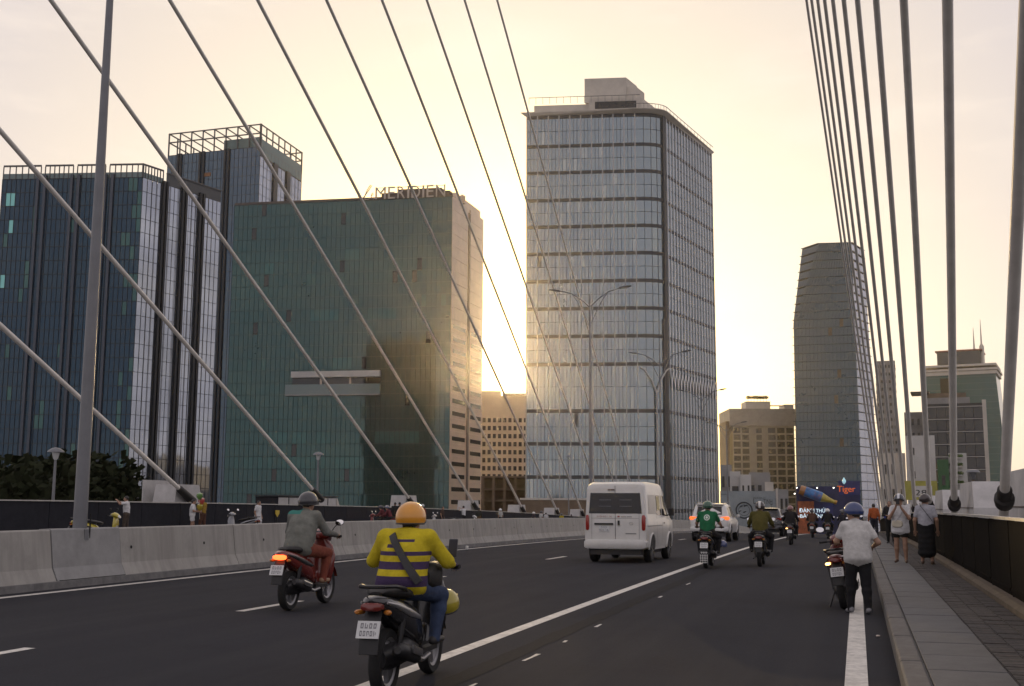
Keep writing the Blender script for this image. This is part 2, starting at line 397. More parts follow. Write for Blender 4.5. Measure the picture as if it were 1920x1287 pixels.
# ---- right parapet of dark steel plates
par = empty('steel_parapet', (2.05, 0, 0), label='dark steel plate parapet with pale top rail along the right footway', cat='parapet')
pp = MB().box((-.015, -1.235, 0), (.015, 1.235, 1.04)); pp.box((-.03, -1.2, .06), (-.0155, 1.2, .10)); pp = pp.mesh('plate')
ps = MB().box((-.02, -.04, -.03), (.05, .04, 1.075)).mesh('post')
for i in range(48):
    y = -4 + 2.55 * i
    o = link('plate', pp, M['panel_dark'], par, (0, y, road(y) + .31), (slope(y), 0, 0))
    o = link('post', ps, M['panel_dark'], par, (.02, y + 1.275, road(y + 1.275) + .29), (slope(y), 0, 0))
solid_strip([(2.0, 1.36), (2.0, 1.40), (2.10, 1.40), (2.10, 1.36)], fine(-6, 120, 2.5)).build('top_rail', M['rail'], par, (-2.05, 0, 0))

# ---- concrete median barrier in cast lengths
med = empty('median_barrier', (-14.35, 0, 0), label='pale concrete median barrier with flared foot running beside the lanes', cat='barrier')
hw = [(.37, -.02), (.37, .10), (.345, .105), (.22, .36), (.13, 1.03), (.11, 1.05)]
prof = [(x, z) for x, z in hw] + [(-x, z) for x, z in reversed(hw)]
def seg(y0, y1, name='barrier_segment', mat='barrier', grow=0):
    ys = fine(y0 + .012, y1 - .012, 1.0); yc = (y0 + y1) / 2
    MB().rings([[(x + math.copysign(grow, x), y, road(y) + z + (grow if z > 1 else 0)) for x, z in prof] for y in ys], True).build(name, M[mat], med)
cuts = [-9, -3, 3, 9.4, 13.6, 17.85]
for a, b in zip(cuts, cuts[1:]): seg(a, b)
LAMP_Y = 18.85
seg(17.85, 19.9, 'lamp_plinth', 'plinth', .012)
cuts = [19.9, 24.3] + [24.3 + 5.9 * i for i in range(1, 24)]
for a, b in zip(cuts, cuts[1:]): seg(a, b)
wb_y = road(18.85)
MB().box((.352, 17.9, wb_y + .125), (.372, 19.85, wb_y + .14)).build('plinth_joint', M['hole'], med)
th = MB().lathe([(.032, 0), (.032, .004)], 'X', n=10).mesh('tie_hole')
for i in range(34):
    y = 12.1 + 2.72 * i
    if 17.5 < y < 20.2: continue
    link('tie_hole', th, M['hole'], med, (.1835 + random.uniform(-.001, .001), y, road(y) + .66), (0, -.145, 0))
solid_strip([(-13.99, -.01), (-13.99, .13), (-13.945, .125), (-13.92, -.01)], fine(-9, 150, 3)).build('footing', M['footing'], med, (14.35, 0, 0))

# ---- far-side footway and railing
wl = solid_strip([(-30.3, -.02), (-30.3, .24), (-28.3, .24), (-28.3, -.02)], fine(0, 160, 3))
props(wl.build('far_footway', M['slab']), kind='structure')
ral = empty('steel_railing', (-30.0, 0, 0), label='dark slate steel railing with pale top rail along the far footway', cat='railing')
pl = MB().box((-.015, -1.485, 0), (.015, 1.485, 1.37)).mesh('plate_far')
pst = MB().box((-.045, -.03, 0), (-.0, .03, 1.4)).mesh('post_far')
for i in range(38):
    y = 24 + 3.0 * i
    link('plate', pl, M['panel_left'], ral, (0, y, road(y) + .25), (slope(y), 0, 0))
    link('post', pst, M['panel_left'], ral, (-.02, y + 1.5, road(y + 1.5) + .24), (slope(y), 0, 0))
solid_strip([(-30.05, 1.63), (-30.05, 1.675), (-29.93, 1.675), (-29.93, 1.63)], fine(22, 138, 2.5)).build('top_rail', M['rail'], ral, (30.0, 0, 0))

# ---- stay cables
def cable(anchor, through, side, label, y_end=-75, diam=.20):
    A = Vector(anchor); d = (Vector(through) - A).normalized(); E_ = A + d * ((y_end - A.y) / d.y)
    r = empty('stay_cable', A, label=label, cat='cable', group='stay cables of the %s cable plane' % side)
    MB().tube([-d * .6, (E_ - A) * .5, E_ - A], diam / 2, 14).build('sheath', M['cable'], r)
    e = d * 1.15
    if side == 'right':
        MB().tube([-d * .10, d * .05, d * .16, d * .20, d * .46, d * .50], [.185, .205, .20, .155, .15, .115], 16).build('boot', M['boot'], r)
    else:
        MB().tube([-d * .9, -d * .3, d * .45, d * .55], [.20, .19, .17, .115], 12).build('boot', M['boot'], r)
    return r, d
left_cables = [((345, 925), (0, 610)), ((592, 925), (0, 245)), ((770, 940), (95, 0)), ((890, 948), (318, 0)), ((980, 955), (483, 0)),
               ((1045, 960), (612, 0)), ((1092, 962), (716, 0)), ((1133, 958), (800, 0)), ((1166, 956), (871, 0)), ((1196, 955), (932, 0))]
ordn = ['first', 'second', 'third', 'fourth', 'fifth', 'sixth', 'seventh', 'eighth', 'ninth', 'tenth', 'eleventh', 'twelfth']
for i, (a, e) in enumerate(left_cables):
    A = atX(*a, -30.9); E_ = atX(*e, -30.9)
    cable(A, E_, 'left', 'pale stay cable behind the far railing, %s counted from the left' % ordn[i])
    h0 = road(A.y)
    if i != 1:
        q = MB(); yb0, yb1, yt0, yt1 = A.y - 1.0, A.y + 3.2, A.y - .25, A.y + 1.7
        zt = A.z + .42
        q.rings([[(-32.5, yb0, h0 - 1.6), (-31.05, yb0, h0 - 1.6), (-31.05, yb1, h0 - 1.6), (-32.5, yb1, h0 - 1.6)],
                 [(-32.3, yt0, zt), (-31.15, yt0, zt), (-31.15, yt1, zt), (-32.3, yt1, zt)]])
        b_ = empty('cable_anchor_block', (-31.2, A.y, h0 - 1.6), label='pale concrete anchor block at the foot of the %s cable behind the far railing' % ordn[i], cat='anchor block', group='anchor blocks of the left cable plane')
        wb(q, 'block', M['anchor'], b_)
right_top = [None, 1776.6, 1694.4, 1642.6, 1607.6, 1582, 1561.5, 1546, 1533, 1521.5, 1512]
for i, tx in enumerate(right_top):
    ya = 26.0 + 13.0 * i; A = Vector((2.95, ya, road(ya) + (1.66 if i == 0 else 1.62)))
    dpt = (A - CAM).dot(FW)
    E_ = CAM + (ray(1917, 200) if i == 0 else ray(tx, 0)) * dpt * (.66 if i == 0 else .58)
    cable(A, E_, 'right', 'thick grey stay cable beyond the right parapet, %s counted from the right' % ordn[i], diam=.20)
    h0 = road(ya)
    if i < 6:
        q = MB(); yb0, yb1, yt0, yt1 = ya - 2.4, ya + 3.4, ya - 1.2, ya + 3.0
        zt = h0 + 2.35
        q.rings([[(3.2, yb0, h0 - 1.6), (4.6, yb0, h0 - 1.6), (4.6, yb1, h0 - 1.6), (3.2, yb1, h0 - 1.6)],
                 [(3.35, ya - 2.0, h0 + 1.55), (4.45, ya - 2.0, h0 + 1.55), (4.45, yb1, h0 + 1.55), (3.35, yb1, h0 + 1.55)],
                 [(3.4, yt0, zt), (4.3, yt0, zt), (4.3, yt1, zt), (3.4, yt1, zt)]])
        b_ = empty('cable_anchor_block', (3.9, ya, h0 - 1.6), label='grey concrete anchor block under the %s cable from the right, behind the parapet' % ordn[i], cat='anchor block', group='anchor blocks of the right cable plane')
        wb(q, 'block', M['anchor'], b_)
        wb(MB().box((3.335, yb0 + .6, h0 + 1.53), (3.36, yb1 - .1, h0 + 1.56)), 'cast_joint', M['joint'], b_)

# ---- lamp posts
def big_lamp(y, h, label, top=True, r0=.135, arms=True):
    z0 = road(y) + .62
    r = empty('street_lamp', (-14.35, y, z0), label=label, cat='street lamp', group='lamp posts on the median barrier')
    MB().tube([(0, 0, 0), (0, 0, h * .5), (0, 0, h)], [r0, r0 * .72, r0 * .42], 14).build('pole', M['lamp_grey'], r)
    if arms:
        for s in (-1, 1):
            a = MB(); 
            a.tube([(0, 0, h - .75), (s * .55, 0, h - .25), (s * 1.1, 0, h + .1), (s * 1.75, 0, h + .28)], [.045, .042, .04, .035], 8)
            a.tube([(0, 0, h - 1.9), (s * .35, 0, h - 1.1), (s * .75, 0, h - .35), (s * 1.05, 0, h + .05)], .03, 8)
            a.build('arm', M['lamp_grey'], r)
            hd = MB().loft([(-.0, 0, .02, .02, 0, 2), (.1, 0, .13, .06, 0, 3), (.55, .02, .14, .06, 0, 3), (.75, .02, .06, .03, 0, 2)], 12)
            o = hd.build('lamp_head', M['lamp_head'], r, (s * 1.7, 0, h + .28), (math.radians(6), 0, -s * PI / 2))
            MB().box((-.09, .15, -.075), (.09, .5, -.058)).build('lens', M['lamp_glass'], o)
    return r
l1 = big_lamp(LAMP_Y, 13.4, 'tall grey lamp post rising from a plinth in the median barrier, nearest')
MB().box((.05, -.06, -.05), (.17, .06, .42)).build('base_cover', M['lamp_grey'], l1)
MB().bar((.155, .10, .05), (.155, .10, .72), .02).build('door_slot', M['hole'], l1)
big_lamp(63.2, 13.2, 'double-armed street lamp standing before the rounded glass tower, behind the white van', r0=.13)
big_lamp(87.6, 13.0, 'double-armed street lamp seen against the dark corner of the rounded tower', r0=.12)
big_lamp(112.8, 13.0, 'distant double-armed street lamp at the right edge of the rounded tower', r0=.12)
big_lamp(134.8, 11.9, 'farthest small double-armed street lamp right of the rounded tower', r0=.12)
def small_lamp(px, py, X, label):
    P = atX(px, py, X); z0 = road(P.y) + .2; h = P.z - z0
    r = empty('path_lamp', (X, P.y, z0), label=label, cat='street lamp', group='low footway lamps behind the far railing')
    MB().tube([(0, 0, 0), (0, 0, h * .55), (0, 0, h - .35)], [.075, .06, .05], 10).build('pole', M['lamp_grey'], r)
    MB().lathe([(.05, h - .36), (.10, h - .3), (.16, h - .06), (.16, h - .05)], 'Z', n=14).build('lantern', M['lamp_glass'], r)
    MB().lathe([(.34, h - .05), (.30, h + .02), (.14, h + .12), (.0, h + .15)], 'Z', n=16).build('hood', M['lamp_grey'], r)
small_lamp(597, 852, -31.2, 'low hooded footway lamp by the second stay cable')
small_lamp(105, 846, -31.2, 'low hooded footway lamp before the dark trees at far left')
small_lamp(1066, 856, -31.2, 'low hooded footway lamp before the rounded tower base, left of the van')
sl = PT(1824, 884, 46)
r = empty('path_lamp', (sl.x, sl.y, road(sl.y) - .2), label='low hooded lamp between the two nearest anchor blocks beyond the right parapet', cat='street lamp', group='low lamps beyond the right parapet')
hh = sl.z - road(sl.y) + .2
MB().tube([(0, 0, 0), (0, 0, hh - .3)], [.07, .05], 10).build('pole', M['ledge'], r)
MB().lathe([(.05, hh - .3), (.14, hh - .05), (.26, hh - .04), (.2, hh + .04), (0, hh + .08)], 'Z', n=14).build('hood', M['lamp_grey'], r)

# ---- cabinets and boards behind the far railing
a, b = atX(522, 930, -32.5), atX(632, 930, -32.5)
zc = road(a.y)
kx = empty('equipment_kiosk', (-33, (a.y + b.y) / 2, zc - .5), label='low kiosk of pale panels in dark frames behind the far railing, under the second cable', cat='kiosk')
mb = MB().box((-34.0, a.y, zc - .5), (-32.56, b.y, zc + 2.15)); wb(mb, 'body', M['panel_left'], kx)
n = 6; wdt = (b.y - a.y) / n
for i in range(n):
    wb(MB().box((-32.54, a.y + i * wdt + .08, zc + .6), (-32.5, a.y + (i + 1) * wdt - .08, zc + 2.1)), 'panel', M['anchor'], kx)
wb(MB().box((-34.05, a.y - .1, zc + 2.16), (-32.45, b.y + .1, zc + 2.24)), 'roof', M['mull'], kx)
q = MB().rings([[(-33.2, b.y + .2, zc - .5), (-32.6, b.y + .2, zc - .5), (-32.6, b.y + 2.1, zc - .5), (-33.2, b.y + 2.1, zc - .5)],
                [(-33.2, b.y + .2, zc + 2.1), (-32.6, b.y + .2, zc + 2.1), (-32.6, b.y + .3, zc + 2.1), (-33.2, b.y + .3, zc + 2.1)]])
k2 = empty('wedge_block', (-32.9, b.y + 1, zc - .5), label='pale concrete wedge beside the kiosk behind the far railing', cat='block'); wb(q, 'block', M['cream'], k2)
a, b = atX(268, 930, -33.0), atX(318, 930, -33.0); zc = road(a.y)
bo = empty('notice_board', (-33, (a.y + b.y) / 2, zc - .5), label='plain pale grey board standing behind the far railing, left of the first cable', cat='board')
wb(MB().box((-33.06, a.y, zc + .9), (-33.0, b.y, zc + 2.75)), 'panel', M['anchor'], bo)
for y in (a.y + .2, b.y - .2): wb(MB().box((-33.14, y - .04, zc - .5), (-33.065, y + .04, zc + 2.6)), 'post', M['mull'], bo)

# ================================================================== BUILDINGS
def xy(x, y, D): p = PT(x, y, D); return Vector((p.x, p.y))
def outn(a, b, cen):                                      # outward unit normal of the wall a-b
    t = (b - a).normalized(); n = Vector((t.y, -t.x))
    if n.dot((a + b) / 2 - cen) < 0: n = -n
    return n
def offset(poly, o):
    c = sum(poly, Vector((0, 0))) / len(poly)
    return [c + (p - c) * (1 + o / (p - c).length) for p in poly]
def centroid(poly): return sum(poly, Vector((0, 0))) / len(poly)
def zat(x, y, D): return PT(x, y, D).z
def panes(mb, a0, b0, a1, b1, z0, z1, cols, n, gap=.06, tilt=.004, mi=lambda c: 0, off=.0):
    """one row of separate glass panes between two wall edges (a0-b0 at z0, a1-b1 at z1)"""
    n3 = Vector((n.x, n.y, 0))
    for c in range(cols):
        u0, u1 = c / cols, (c + 1) / cols
        p = [a0.lerp(b0, u0), a0.lerp(b0, u1), a1.lerp(b1, u1), a1.lerp(b1, u0)]
        zz = [z0 + gap, z0 + gap, z1 - gap, z1 - gap]
        g = (p[1] - p[0]).normalized() * gap
        q = [p[0] + g, p[1] - g, p[2] - g, p[3] + g]
        w_ = (p[1] - p[0]).length; h_ = z1 - z0
        tx, tz = random.gauss(0, tilt), random.gauss(0, tilt)
        ofs = [-tx * w_ / 2 - tz * h_ / 2, tx * w_ / 2 - tz * h_ / 2, tx * w_ / 2 + tz * h_ / 2, -tx * w_ / 2 + tz * h_ / 2]
        v = [Vector((q[i].x, q[i].y, zz[i])) + n3 * (ofs[i] + off) for i in range(4)]
        mb.add(v, [(0, 1, 2, 3)], mi(c))
def wall_box(a, b, z0, z1, n, d0, d1):                    # box hugging the wall a-b from depth d0 to d1 along the normal
    v = []
    for z in (z0, z1):
        for p, d in ((a, d0), (b, d0), (b, d1), (a, d1)): q = p + n * d; v.append((q.x, q.y, z))
    return v, [(0, 3, 2, 1), (4, 5, 6, 7), (0, 1, 5, 4), (1, 2, 6, 5), (2, 3, 7, 6), (3, 0, 4, 7)]
def grid_mull(mb, a, b, n, zs, cols, w=.12, d=.12, hw=None, every=1):
    for c in range(0, cols + 1, every):
        p = a.lerp(b, c / cols); t = (b - a).normalized() * w / 2
        mb.add(*wall_box(p - t, p + t, zs[0], zs[-1], n, -.05, d))
    for z in zs: mb.add(*wall_box(a, b, z - (hw or w) / 2, z + (hw or w) / 2, n, -.05, d * .8))
def building(name, poly, z_top, label, z0=GROUND, mat='mull', inset=.12, cat='building'):
    c = centroid(poly); r = empty(name, (c.x, c.y, z0), label=label, cat=cat)
    wb(MB().prism([tuple(p) for p in offset(poly, -inset)], z0, z_top), 'core', M[mat], r)
    return r, c
def eq(x, y, z): return xy(x, y, DZ(x, y, z))             # plan point below a pixel known to lie at height z

# ---------------------------------------------------------------- left glass tower (navy)
zt = zat(268, 333, 250)
B_ = xy(268, 333, 250); A_ = eq(5, 337, zt); C_ = xy(414, 391, 266); D_ = A_ + (C_ - B_)
poly = [A_, B_, C_, D_]; LT, c = building('glass_office_tower', poly, zt - .3, 'navy glass tower with pale reflecting side and roof trellis, far left', mat='brown_r')
fl = 3.0; nf = int((zt - GROUND) / fl); zs = [zt - fl * i for i in range(nf + 1)][::-1]
n1, n2 = outn(A_, B_, c), outn(B_, C_, c)
lit_rows = set(range(nf - 14, nf))
g = MB()
for i in range(nf):
    def pick(cc, i=i):
        r_ = random.random()
        if cc < 4 and i in lit_rows and i % 2 == 0: return 1 if r_ < .55 - .1 * cc else 0
        if cc >= 27 and r_ < .25: return 2
        return 2 if r_ < .03 else 0
    panes(g, A_, B_, A_, B_, zs[i], zs[i + 1], 30, n1, .05, .0025, pick)
props(wb(g, 'front_panes', [M['gl_blue'], M['lit_teal'], M['gl_teal2']], LT), kind='stuff')
g = MB()
segs = [(0, .235), (.30, .475), (.54, .70), (.77, 1.0)]
for i in range(nf):
    for s0, s1 in segs:
        a, b = B_.lerp(C_, s0), B_.lerp(C_, s1); panes(g, a, b, a, b, zs[i], zs[i + 1], 4, n2, .05, .0022)
props(wb(g, 'side_panes', M['gl_pale'], LT), kind='stuff')
for s0, s1 in [(.235, .30), (.475, .54), (.70, .77)]:
    a, b = B_.lerp(C_, s0), B_.lerp(C_, s1); q = MB(); q.add(*wall_box(a, a.lerp(b, .35), GROUND, zt + .6, n2, -.1, .55)); q.add(*wall_box(a.lerp(b, .65), b, GROUND, zt + .6, n2, -.1, .55))
    wb(q, 'dark_pilaster', M['mull'], LT)
for u in (.26, .31, .50, .55, .74, .79):
    a = A_.lerp(B_, u); t = (B_ - A_).normalized() * .28
    wb(MB().add(*wall_box(a - t, a + t, GROUND, zt + .8, n1, -.1, .5)), 'pilaster', pm('pilaster slate', (.06, .07, .09), .4, .3), LT)
g = MB(); grid_mull(g, A_, B_, n1, zs, 30, .10, .10, .16); grid_mull(g, B_, C_, n2, zs, 18, .07, .06, .09)
props(wb(g, 'mullion_grid', M['mull'], LT), kind='stuff')
# roof: glass balustrade and trellis posts
for (a, b, n_) in ((A_, B_, n1), (B_, B_.lerp(C_, .26), n2)):
    ln = (b - a).length; wb(MB().add(*wall_box(a, b, zt, zt + 1.3, n_, -.3, -.22)), 'balustrade', M['gl_rail'], LT)
tr_top = zat(268, 306, 250)
def trellis(a, b, n_, posts):
    wb(MB().add(*wall_box(a, b, tr_top - .35, tr_top, n_, -.35, -.05)), 'trellis_beam', M['frame_st'], LT)
    pm_ = None
    for k in range(posts + 1):
        p = a.lerp(b, k / posts); t = (b - a).normalized() * .09
        wb(MB().add(*wall_box(p - t, p + t, zt, tr_top - .35, n_, -.3, -.1)), 'trellis_post', M['frame_st'], LT)
for u0, u1 in ((0, .27), (.30, .50), (.53, .73), (.76, 1)): trellis(A_.lerp(B_, u0), A_.lerp(B_, u1), n1, 6)
trellis(B_, B_.lerp(C_, .25), n2, 7)
wb(MB().add(*wall_box(B_.lerp(C_, .30), C_, zt + .1, zt + 2.6, n2, -.5, -.1)), 'plant_screen', pm('plant screen', (.07, .075, .08), .5, .3), LT)
wb(MB().add(*wall_box(B_.lerp(C_, .30), C_, zt + 2.6, zt + 2.85, n2, -.6, .1)), 'screen_rail', M['frame_st'], LT)

# ---------------------------------------------------------------- tower with open steel crown
zf = zat(490, 232, 420)
B_ = xy(490, 232, 420); A_ = eq(317, 251, zf); C_ = eq(567, 286, zf); D_ = A_ + (C_ - B_)
zb = zat(317, 293, (A_).length)
poly = [A_, B_, C_, D_]; ST, c = building('crowned_glass_tower', poly, zb, 'slate glass tower crowned by an open steel roof frame, behind the navy tower')
n1, n2 = outn(A_, B_, c), outn(B_, C_, c)
fl = 3.6; nf = int((zb - GROUND) / fl); zs = [zb - fl * i for i in range(nf + 1)][::-1]
g = MB()
for i in range(nf): panes(g, A_, B_, A_, B_, zs[i], zs[i + 1], 22, n1, .06, .0025, lambda cc: 0)
props(wb(g, 'front_panes', pm('glass slate blue', (.03, .05, .08), .05, ior=1.9, ns=.06, na=.2, tint=(.65, .85, 1)), ST), kind='stuff')
zg = zb - 4
g = MB()
for i in range(nf - 1):
    for s0, s1 in ((0, .30), (.39, .61), (.70, 1)):
        a, b = B_.lerp(C_, s0), B_.lerp(C_, s1); panes(g, a, b, a, b, zs[i], zs[i + 1], 4, n2, .06, .002)
props(wb(g, 'side_panes', M['gl_pale'], ST), kind='stuff')
for s0, s1 in ((.30, .39), (.61, .70)):
    wb(MB().add(*wall_box(B_.lerp(C_, s0), B_.lerp(C_, s1), GROUND, zb - 3, n2, -.1, .5)), 'dark_pilaster', M['mull'], ST)
for u in (.12, .15, .36, .40, .63, .67):
    a = A_.lerp(B_, u); t = (B_ - A_).normalized() * .4
    wb(MB().add(*wall_box(a - t, a + t, GROUND, zb + .3, n1, -.1, .6)), 'dark_pilaster', M['mull'], ST)
g = MB(); grid_mull(g, A_, B_, n1, zs, 22, .12, .1, .16); grid_mull(g, B_, C_, n2, zs, 12, .1, .08)
props(wb(g, 'mullion_grid', M['mull'], ST), kind='stuff')
wb(MB().add(*wall_box(B_.lerp(C_, 0), C_, zb - 3.2, zb + 3.2, n2, -.4, .05)), 'teal_screen', pm('teal glass screen', (.06, .12, .115), .12, ior=1.5), ST)
wb(MB().add(*wall_box(A_.lerp(B_, .60), B_, zb, zb + 4.0, n1, -1.2, -.6)), 'plant_room', pm('plant teal', (.10, .15, .145), .5, ns=.4, na=.3), ST)
wb(MB().prism([tuple(p) for p in (A_.lerp(C_, .45), B_.lerp(D_, .2), C_.lerp(A_, .25), D_.lerp(B_, .40))], zb, zb + 3.6), 'plant_box', M['grey_r'], ST)
for (a, b, n_, ps) in ((A_, B_, n1, 8), (B_, C_, n2, 7), (D_, A_, outn(D_, A_, c), 6), (D_, C_, outn(D_, C_, c), 8)):
    for z in (zf - .4, (zf + zb) / 2 + .6):
        wb(MB().add(*wall_box(a, b, z, z + .4, n_, -.4, 0)), 'crown_beam', M['frame_st'], ST)
    for k in range(ps + 1):
        p = a.lerp(b, k / ps); t = (b - a).normalized() * .2
        wb(MB().add(*wall_box(p - t, p + t, zb, zf, n_, -.45, -.05)), 'crown_post', M['frame_st'], ST)
for k in range(1, 8):
    a, b = A_.lerp(B_, k / 8), D_.lerp(C_, k / 8)
    wb(MB().bar((a.x, a.y, zf - .25), (b.x, b.y, zf - .25), .35), 'crown_rafter', M['frame_st'], ST)
a = A_.lerp(B_, .44); t = (B_ - A_).normalized()
wb(MB().add(*wall_box(a - t * 1.6, a + t * 1.6, zb - 9.6, zb - 8.2, n1, .0, .18)), 'orange_sign', pm('faded orange sign', (.22, .10, .04), .7, ns=2, na=.5), ST)

# ---------------------------------------------------------------- hotel: teal glass slab with pink stone end
zt = zat(848, 369, 360)
B_ = xy(848, 369, 360); A_ = eq(440, 386, zt); C_ = eq(906, 412, zt); D_ = A_ + (C_ - B_)
poly = [A_, B_, C_, D_]; HT, c = building('glass_hotel', poly, zt - .2, 'broad teal glass hotel with pink stone end wall and rooftop letters', mat='stone_p')
n1, n2, n4 = outn(A_, B_, c), outn(B_, C_, c), outn(D_, A_, c)
fl = 4.0; nf = int((zt - GROUND) / fl); zs = [zt - fl * i for i in range(nf + 1)][::-1]
cols = 46
clusters = [(nf - 5, 24, 27), (nf - 9, 40, 45), (nf - 7, 16, 20), (nf - 10, 15, 23), (nf - 10, 28, 36), (nf - 14, 3, 8), (nf - 14, 22, 26), (nf - 6, 6, 9), (nf - 20, 8, 22), (nf - 20, 30, 40), (nf - 22, 2, 30), (nf - 26, 10, 26), (nf - 26, 30, 44), (nf - 29, 8, 40)]
g = MB()
for i in range(nf):
    def pick(cc, i=i):
        for r_, a, b in clusters:
            if i == r_ and a <= cc < b and random.random() < .72: return 1
        return 2 if random.random() < .07 else (3 if random.random() < .015 else 0)
    panes(g, A_, B_, A_, B_, zs[i], zs[i + 1], cols, n1, .045, .003, pick)
props(wb(g, 'front_panes', [M['gl_teal'], M['gl_teal2'], pm('glass teal mid', (.012, .040, .042), .05, ior=1.72, tint=(.65, 1, .97)), M['gl_dark']], HT), kind='stuff')
g = MB(); grid_mull(g, A_, B_, n1, zs, cols, .09, .09, .22)
props(wb(g, 'mullion_grid', pm('teal mullion', (.015, .035, .035), .5, .2), HT), kind='stuff')
# stone end wall: slabs per floor in two bays, recessed dark joint, window strips low down
pipe_u = .53
for i in range(nf):
    for u0, u1 in ((.0, pipe_u - .035), (pipe_u + .03, 1.0)):
        a, b = B_.lerp(C_, u0), B_.lerp(C_, u1)
        wb(MB().add(*wall_box(a, b, zs[i] + .05, zs[i + 1] - .05, n2, -.1, .12 + random.uniform(0, .03))), 'stone_panel', M['stone_p'], HT)
        if i < nf - 10:
            w0, w1 = a.lerp(b, .12), a.lerp(b, .9)
            litw = u0 > .1 and nf - 15 <= i <= nf - 12
            wb(MB().add(*wall_box(w0, w1, zs[i] + 1.0, zs[i] + 2.35, n2, .1, .17)), 'window', M['lit_warm'] if litw and random.random() < .0 else M['win'], HT)
a = B_.lerp(C_, pipe_u - .03); b = B_.lerp(C_, pipe_u + .025)
wb(MB().add(*wall_box(a, b, GROUND, zt - 1.5, n2, -.05, .32)), 'downpipe_shaft', pm('shaft brown', (.16, .12, .095), .6), HT)
for i in range(nf):                                       # west end, seen only as a reflection in the navy tower
    wb(MB().add(*wall_box(D_.lerp(A_, .06), D_.lerp(A_, .45), zs[i] + .9, zs[i] + 2.5, n4, .05, .14)), 'window', M['win'], HT)
    wb(MB().add(*wall_box(D_.lerp(A_, .55), D_.lerp(A_, .94), zs[i] + .9, zs[i] + 2.5, n4, .05, .14)), 'window', M['win'], HT)
# roof plant, parapet steps
def roof_box(u0, u1, v0, v1, h0, h1, name, mat):
    e = (D_ - A_)
    P = [A_.lerp(B_, u0) + e * v0, A_.lerp(B_, u1) + e * v0, A_.lerp(B_, u1) + e * v1, A_.lerp(B_, u0) + e * v1]
    wb(MB().prism([tuple(p) for p in P], zt + h0, zt + h1), name, M[mat], HT)
roof_box(0, 1, 0, .02, -.2, .9, 'parapet', 'joint'); roof_box(.06, .30, .25, .9, -.2, 2.2, 'roof_plant', 'stone_p'); roof_box(.30, .46, .3, .8, -.2, 2.9, 'roof_plant', 'joint')
roof_box(.66, .97, .12, .7, -.2, 3.2, 'sign_backing', 'joint'); roof_box(.72, .92, .2, .6, 3.2, 5.0, 'sign_backing', 'joint'); roof_box(.985, 1, .1, .9, -.2, 2.2, 'roof_plant', 'stone_p')
p = B_.lerp(C_, .30); wb(MB().lathe([(1.1, 0), (1.1, 2.6), (.2, 3.2)], 'Z', (p.x, p.y, zt), 14), 'water_tank', M['stone_p'], HT)
# sky terrace on the front
u = lambda px, py: ((PT(px, py, 1).xy.normalized()), )
def on_front(px):                                         # plan point of a pixel column on the front wall
    d = ray(px, 720).xy; t = (B_ - A_); den = d.x * t.y - d.y * t.x
    k = (A_.x * t.y - A_.y * t.x) / den; return d * k
a, b = on_front(548), on_front(714); z1_, z0_ = zat(548, 698, a.length), zat(548, 742, a.length); H_ = z1_ - z0_
wb(MB().add(*wall_box(a, b, z1_ - H_ * .26, z1_, n1, -.05, 1.5)), 'terrace_canopy', M['white_r'], HT)
wb(MB().add(*wall_box(a, b, z0_ + H_ * .2, z1_ - H_ * .26, n1, .02, .12)), 'terrace_recess', M['gl_dark'], HT)
a2 = on_front(537); wb(MB().add(*wall_box(a2, b, z0_ + H_ * .02, z0_ + H_ * .45, n1, .9, 1.0)), 'terrace_balustrade', M['gl_rail'], HT)
wb(MB().add(*wall_box(a2, b, z0_ - H_ * .03, z0_ + H_ * .02, n1, -.05, 1.2)), 'terrace_floor', M['grey_r'], HT)
for k_ in (.33, .66): p = a.lerp(b, k_); t = (b - a).normalized() * .3; wb(MB().add(*wall_box(p - t, p + t, z0_ + H_ * .2, z1_ - H_ * .26, n1, .12, .5)), 'terrace_column', M['stone_p'], HT)
# rooftop sign: every letter its own part
sg = empty('rooftop_sign', (B_.x, B_.y, zt), label='tall pale letters of the hotel name standing on the teal hotel roof', cat='sign')
tdir = (B_ - A_).normalized(); T3 = Vector((tdir.x, tdir.y, 0)); n13 = Vector((n1.x, n1.y, 0))
sx0, sx1 = on_front(697), on_front(831); Lw = (sx1 - sx0).length
zl0 = zat(760, 377, sx0.length); zl1 = zat(760, 354.5, sx0.length); hl = zl1 - zl0
letters = 'MERIDIEN'; wid = dict(M=1.25, E=.82, R=.92, I=.22, D=1.0, N=1.1); tot = sum(wid[ch] for ch in letters) + .28 * (len(letters) - 1); cur = 0
M['letter'] = pm('sign letter metal', (.45, .40, .35), .5, .2)
for ch in letters:
    wv = wid[ch] / tot * Lw; o_ = sx0 + tdir * (cur / tot * Lw) + n1 * .6
    text_obj('letter', ch, Vector((o_.x, o_.y, zl0)) - worigin(sg), T3, (0, 0, 1), hl, wv, M['letter'], sg, .12)
    cur += wid[ch] + .28
s0 = on_front(664) + n1 * .6
def sp(u, v): return Vector((s0.x, s0.y, zl0)) + T3 * (u * hl) + Vector((0, 0, v * hl)) - worigin(sg)
MB().tube([sp(.05, .55), sp(.02, .3), sp(.25, .05), sp(.6, .35), sp(1.0, .95), sp(1.12, 1.15), sp(1.0, 1.2), sp(.75, .8), sp(.55, .3), sp(.6, .02), sp(.85, .02), sp(1.15, .2)], .16, 6).build('script_letter', M['letter'], sg)
MB().tube([sp(1.1, .25), sp(1.28, .45), sp(1.22, .55), sp(1.1, .4), sp(1.12, .1), sp(1.3, .02), sp(1.45, .15)], .13, 6).build('script_letter', M['letter'], sg)
p0, p1 = sx0 + n1 * .3, sx1 + n1 * .3
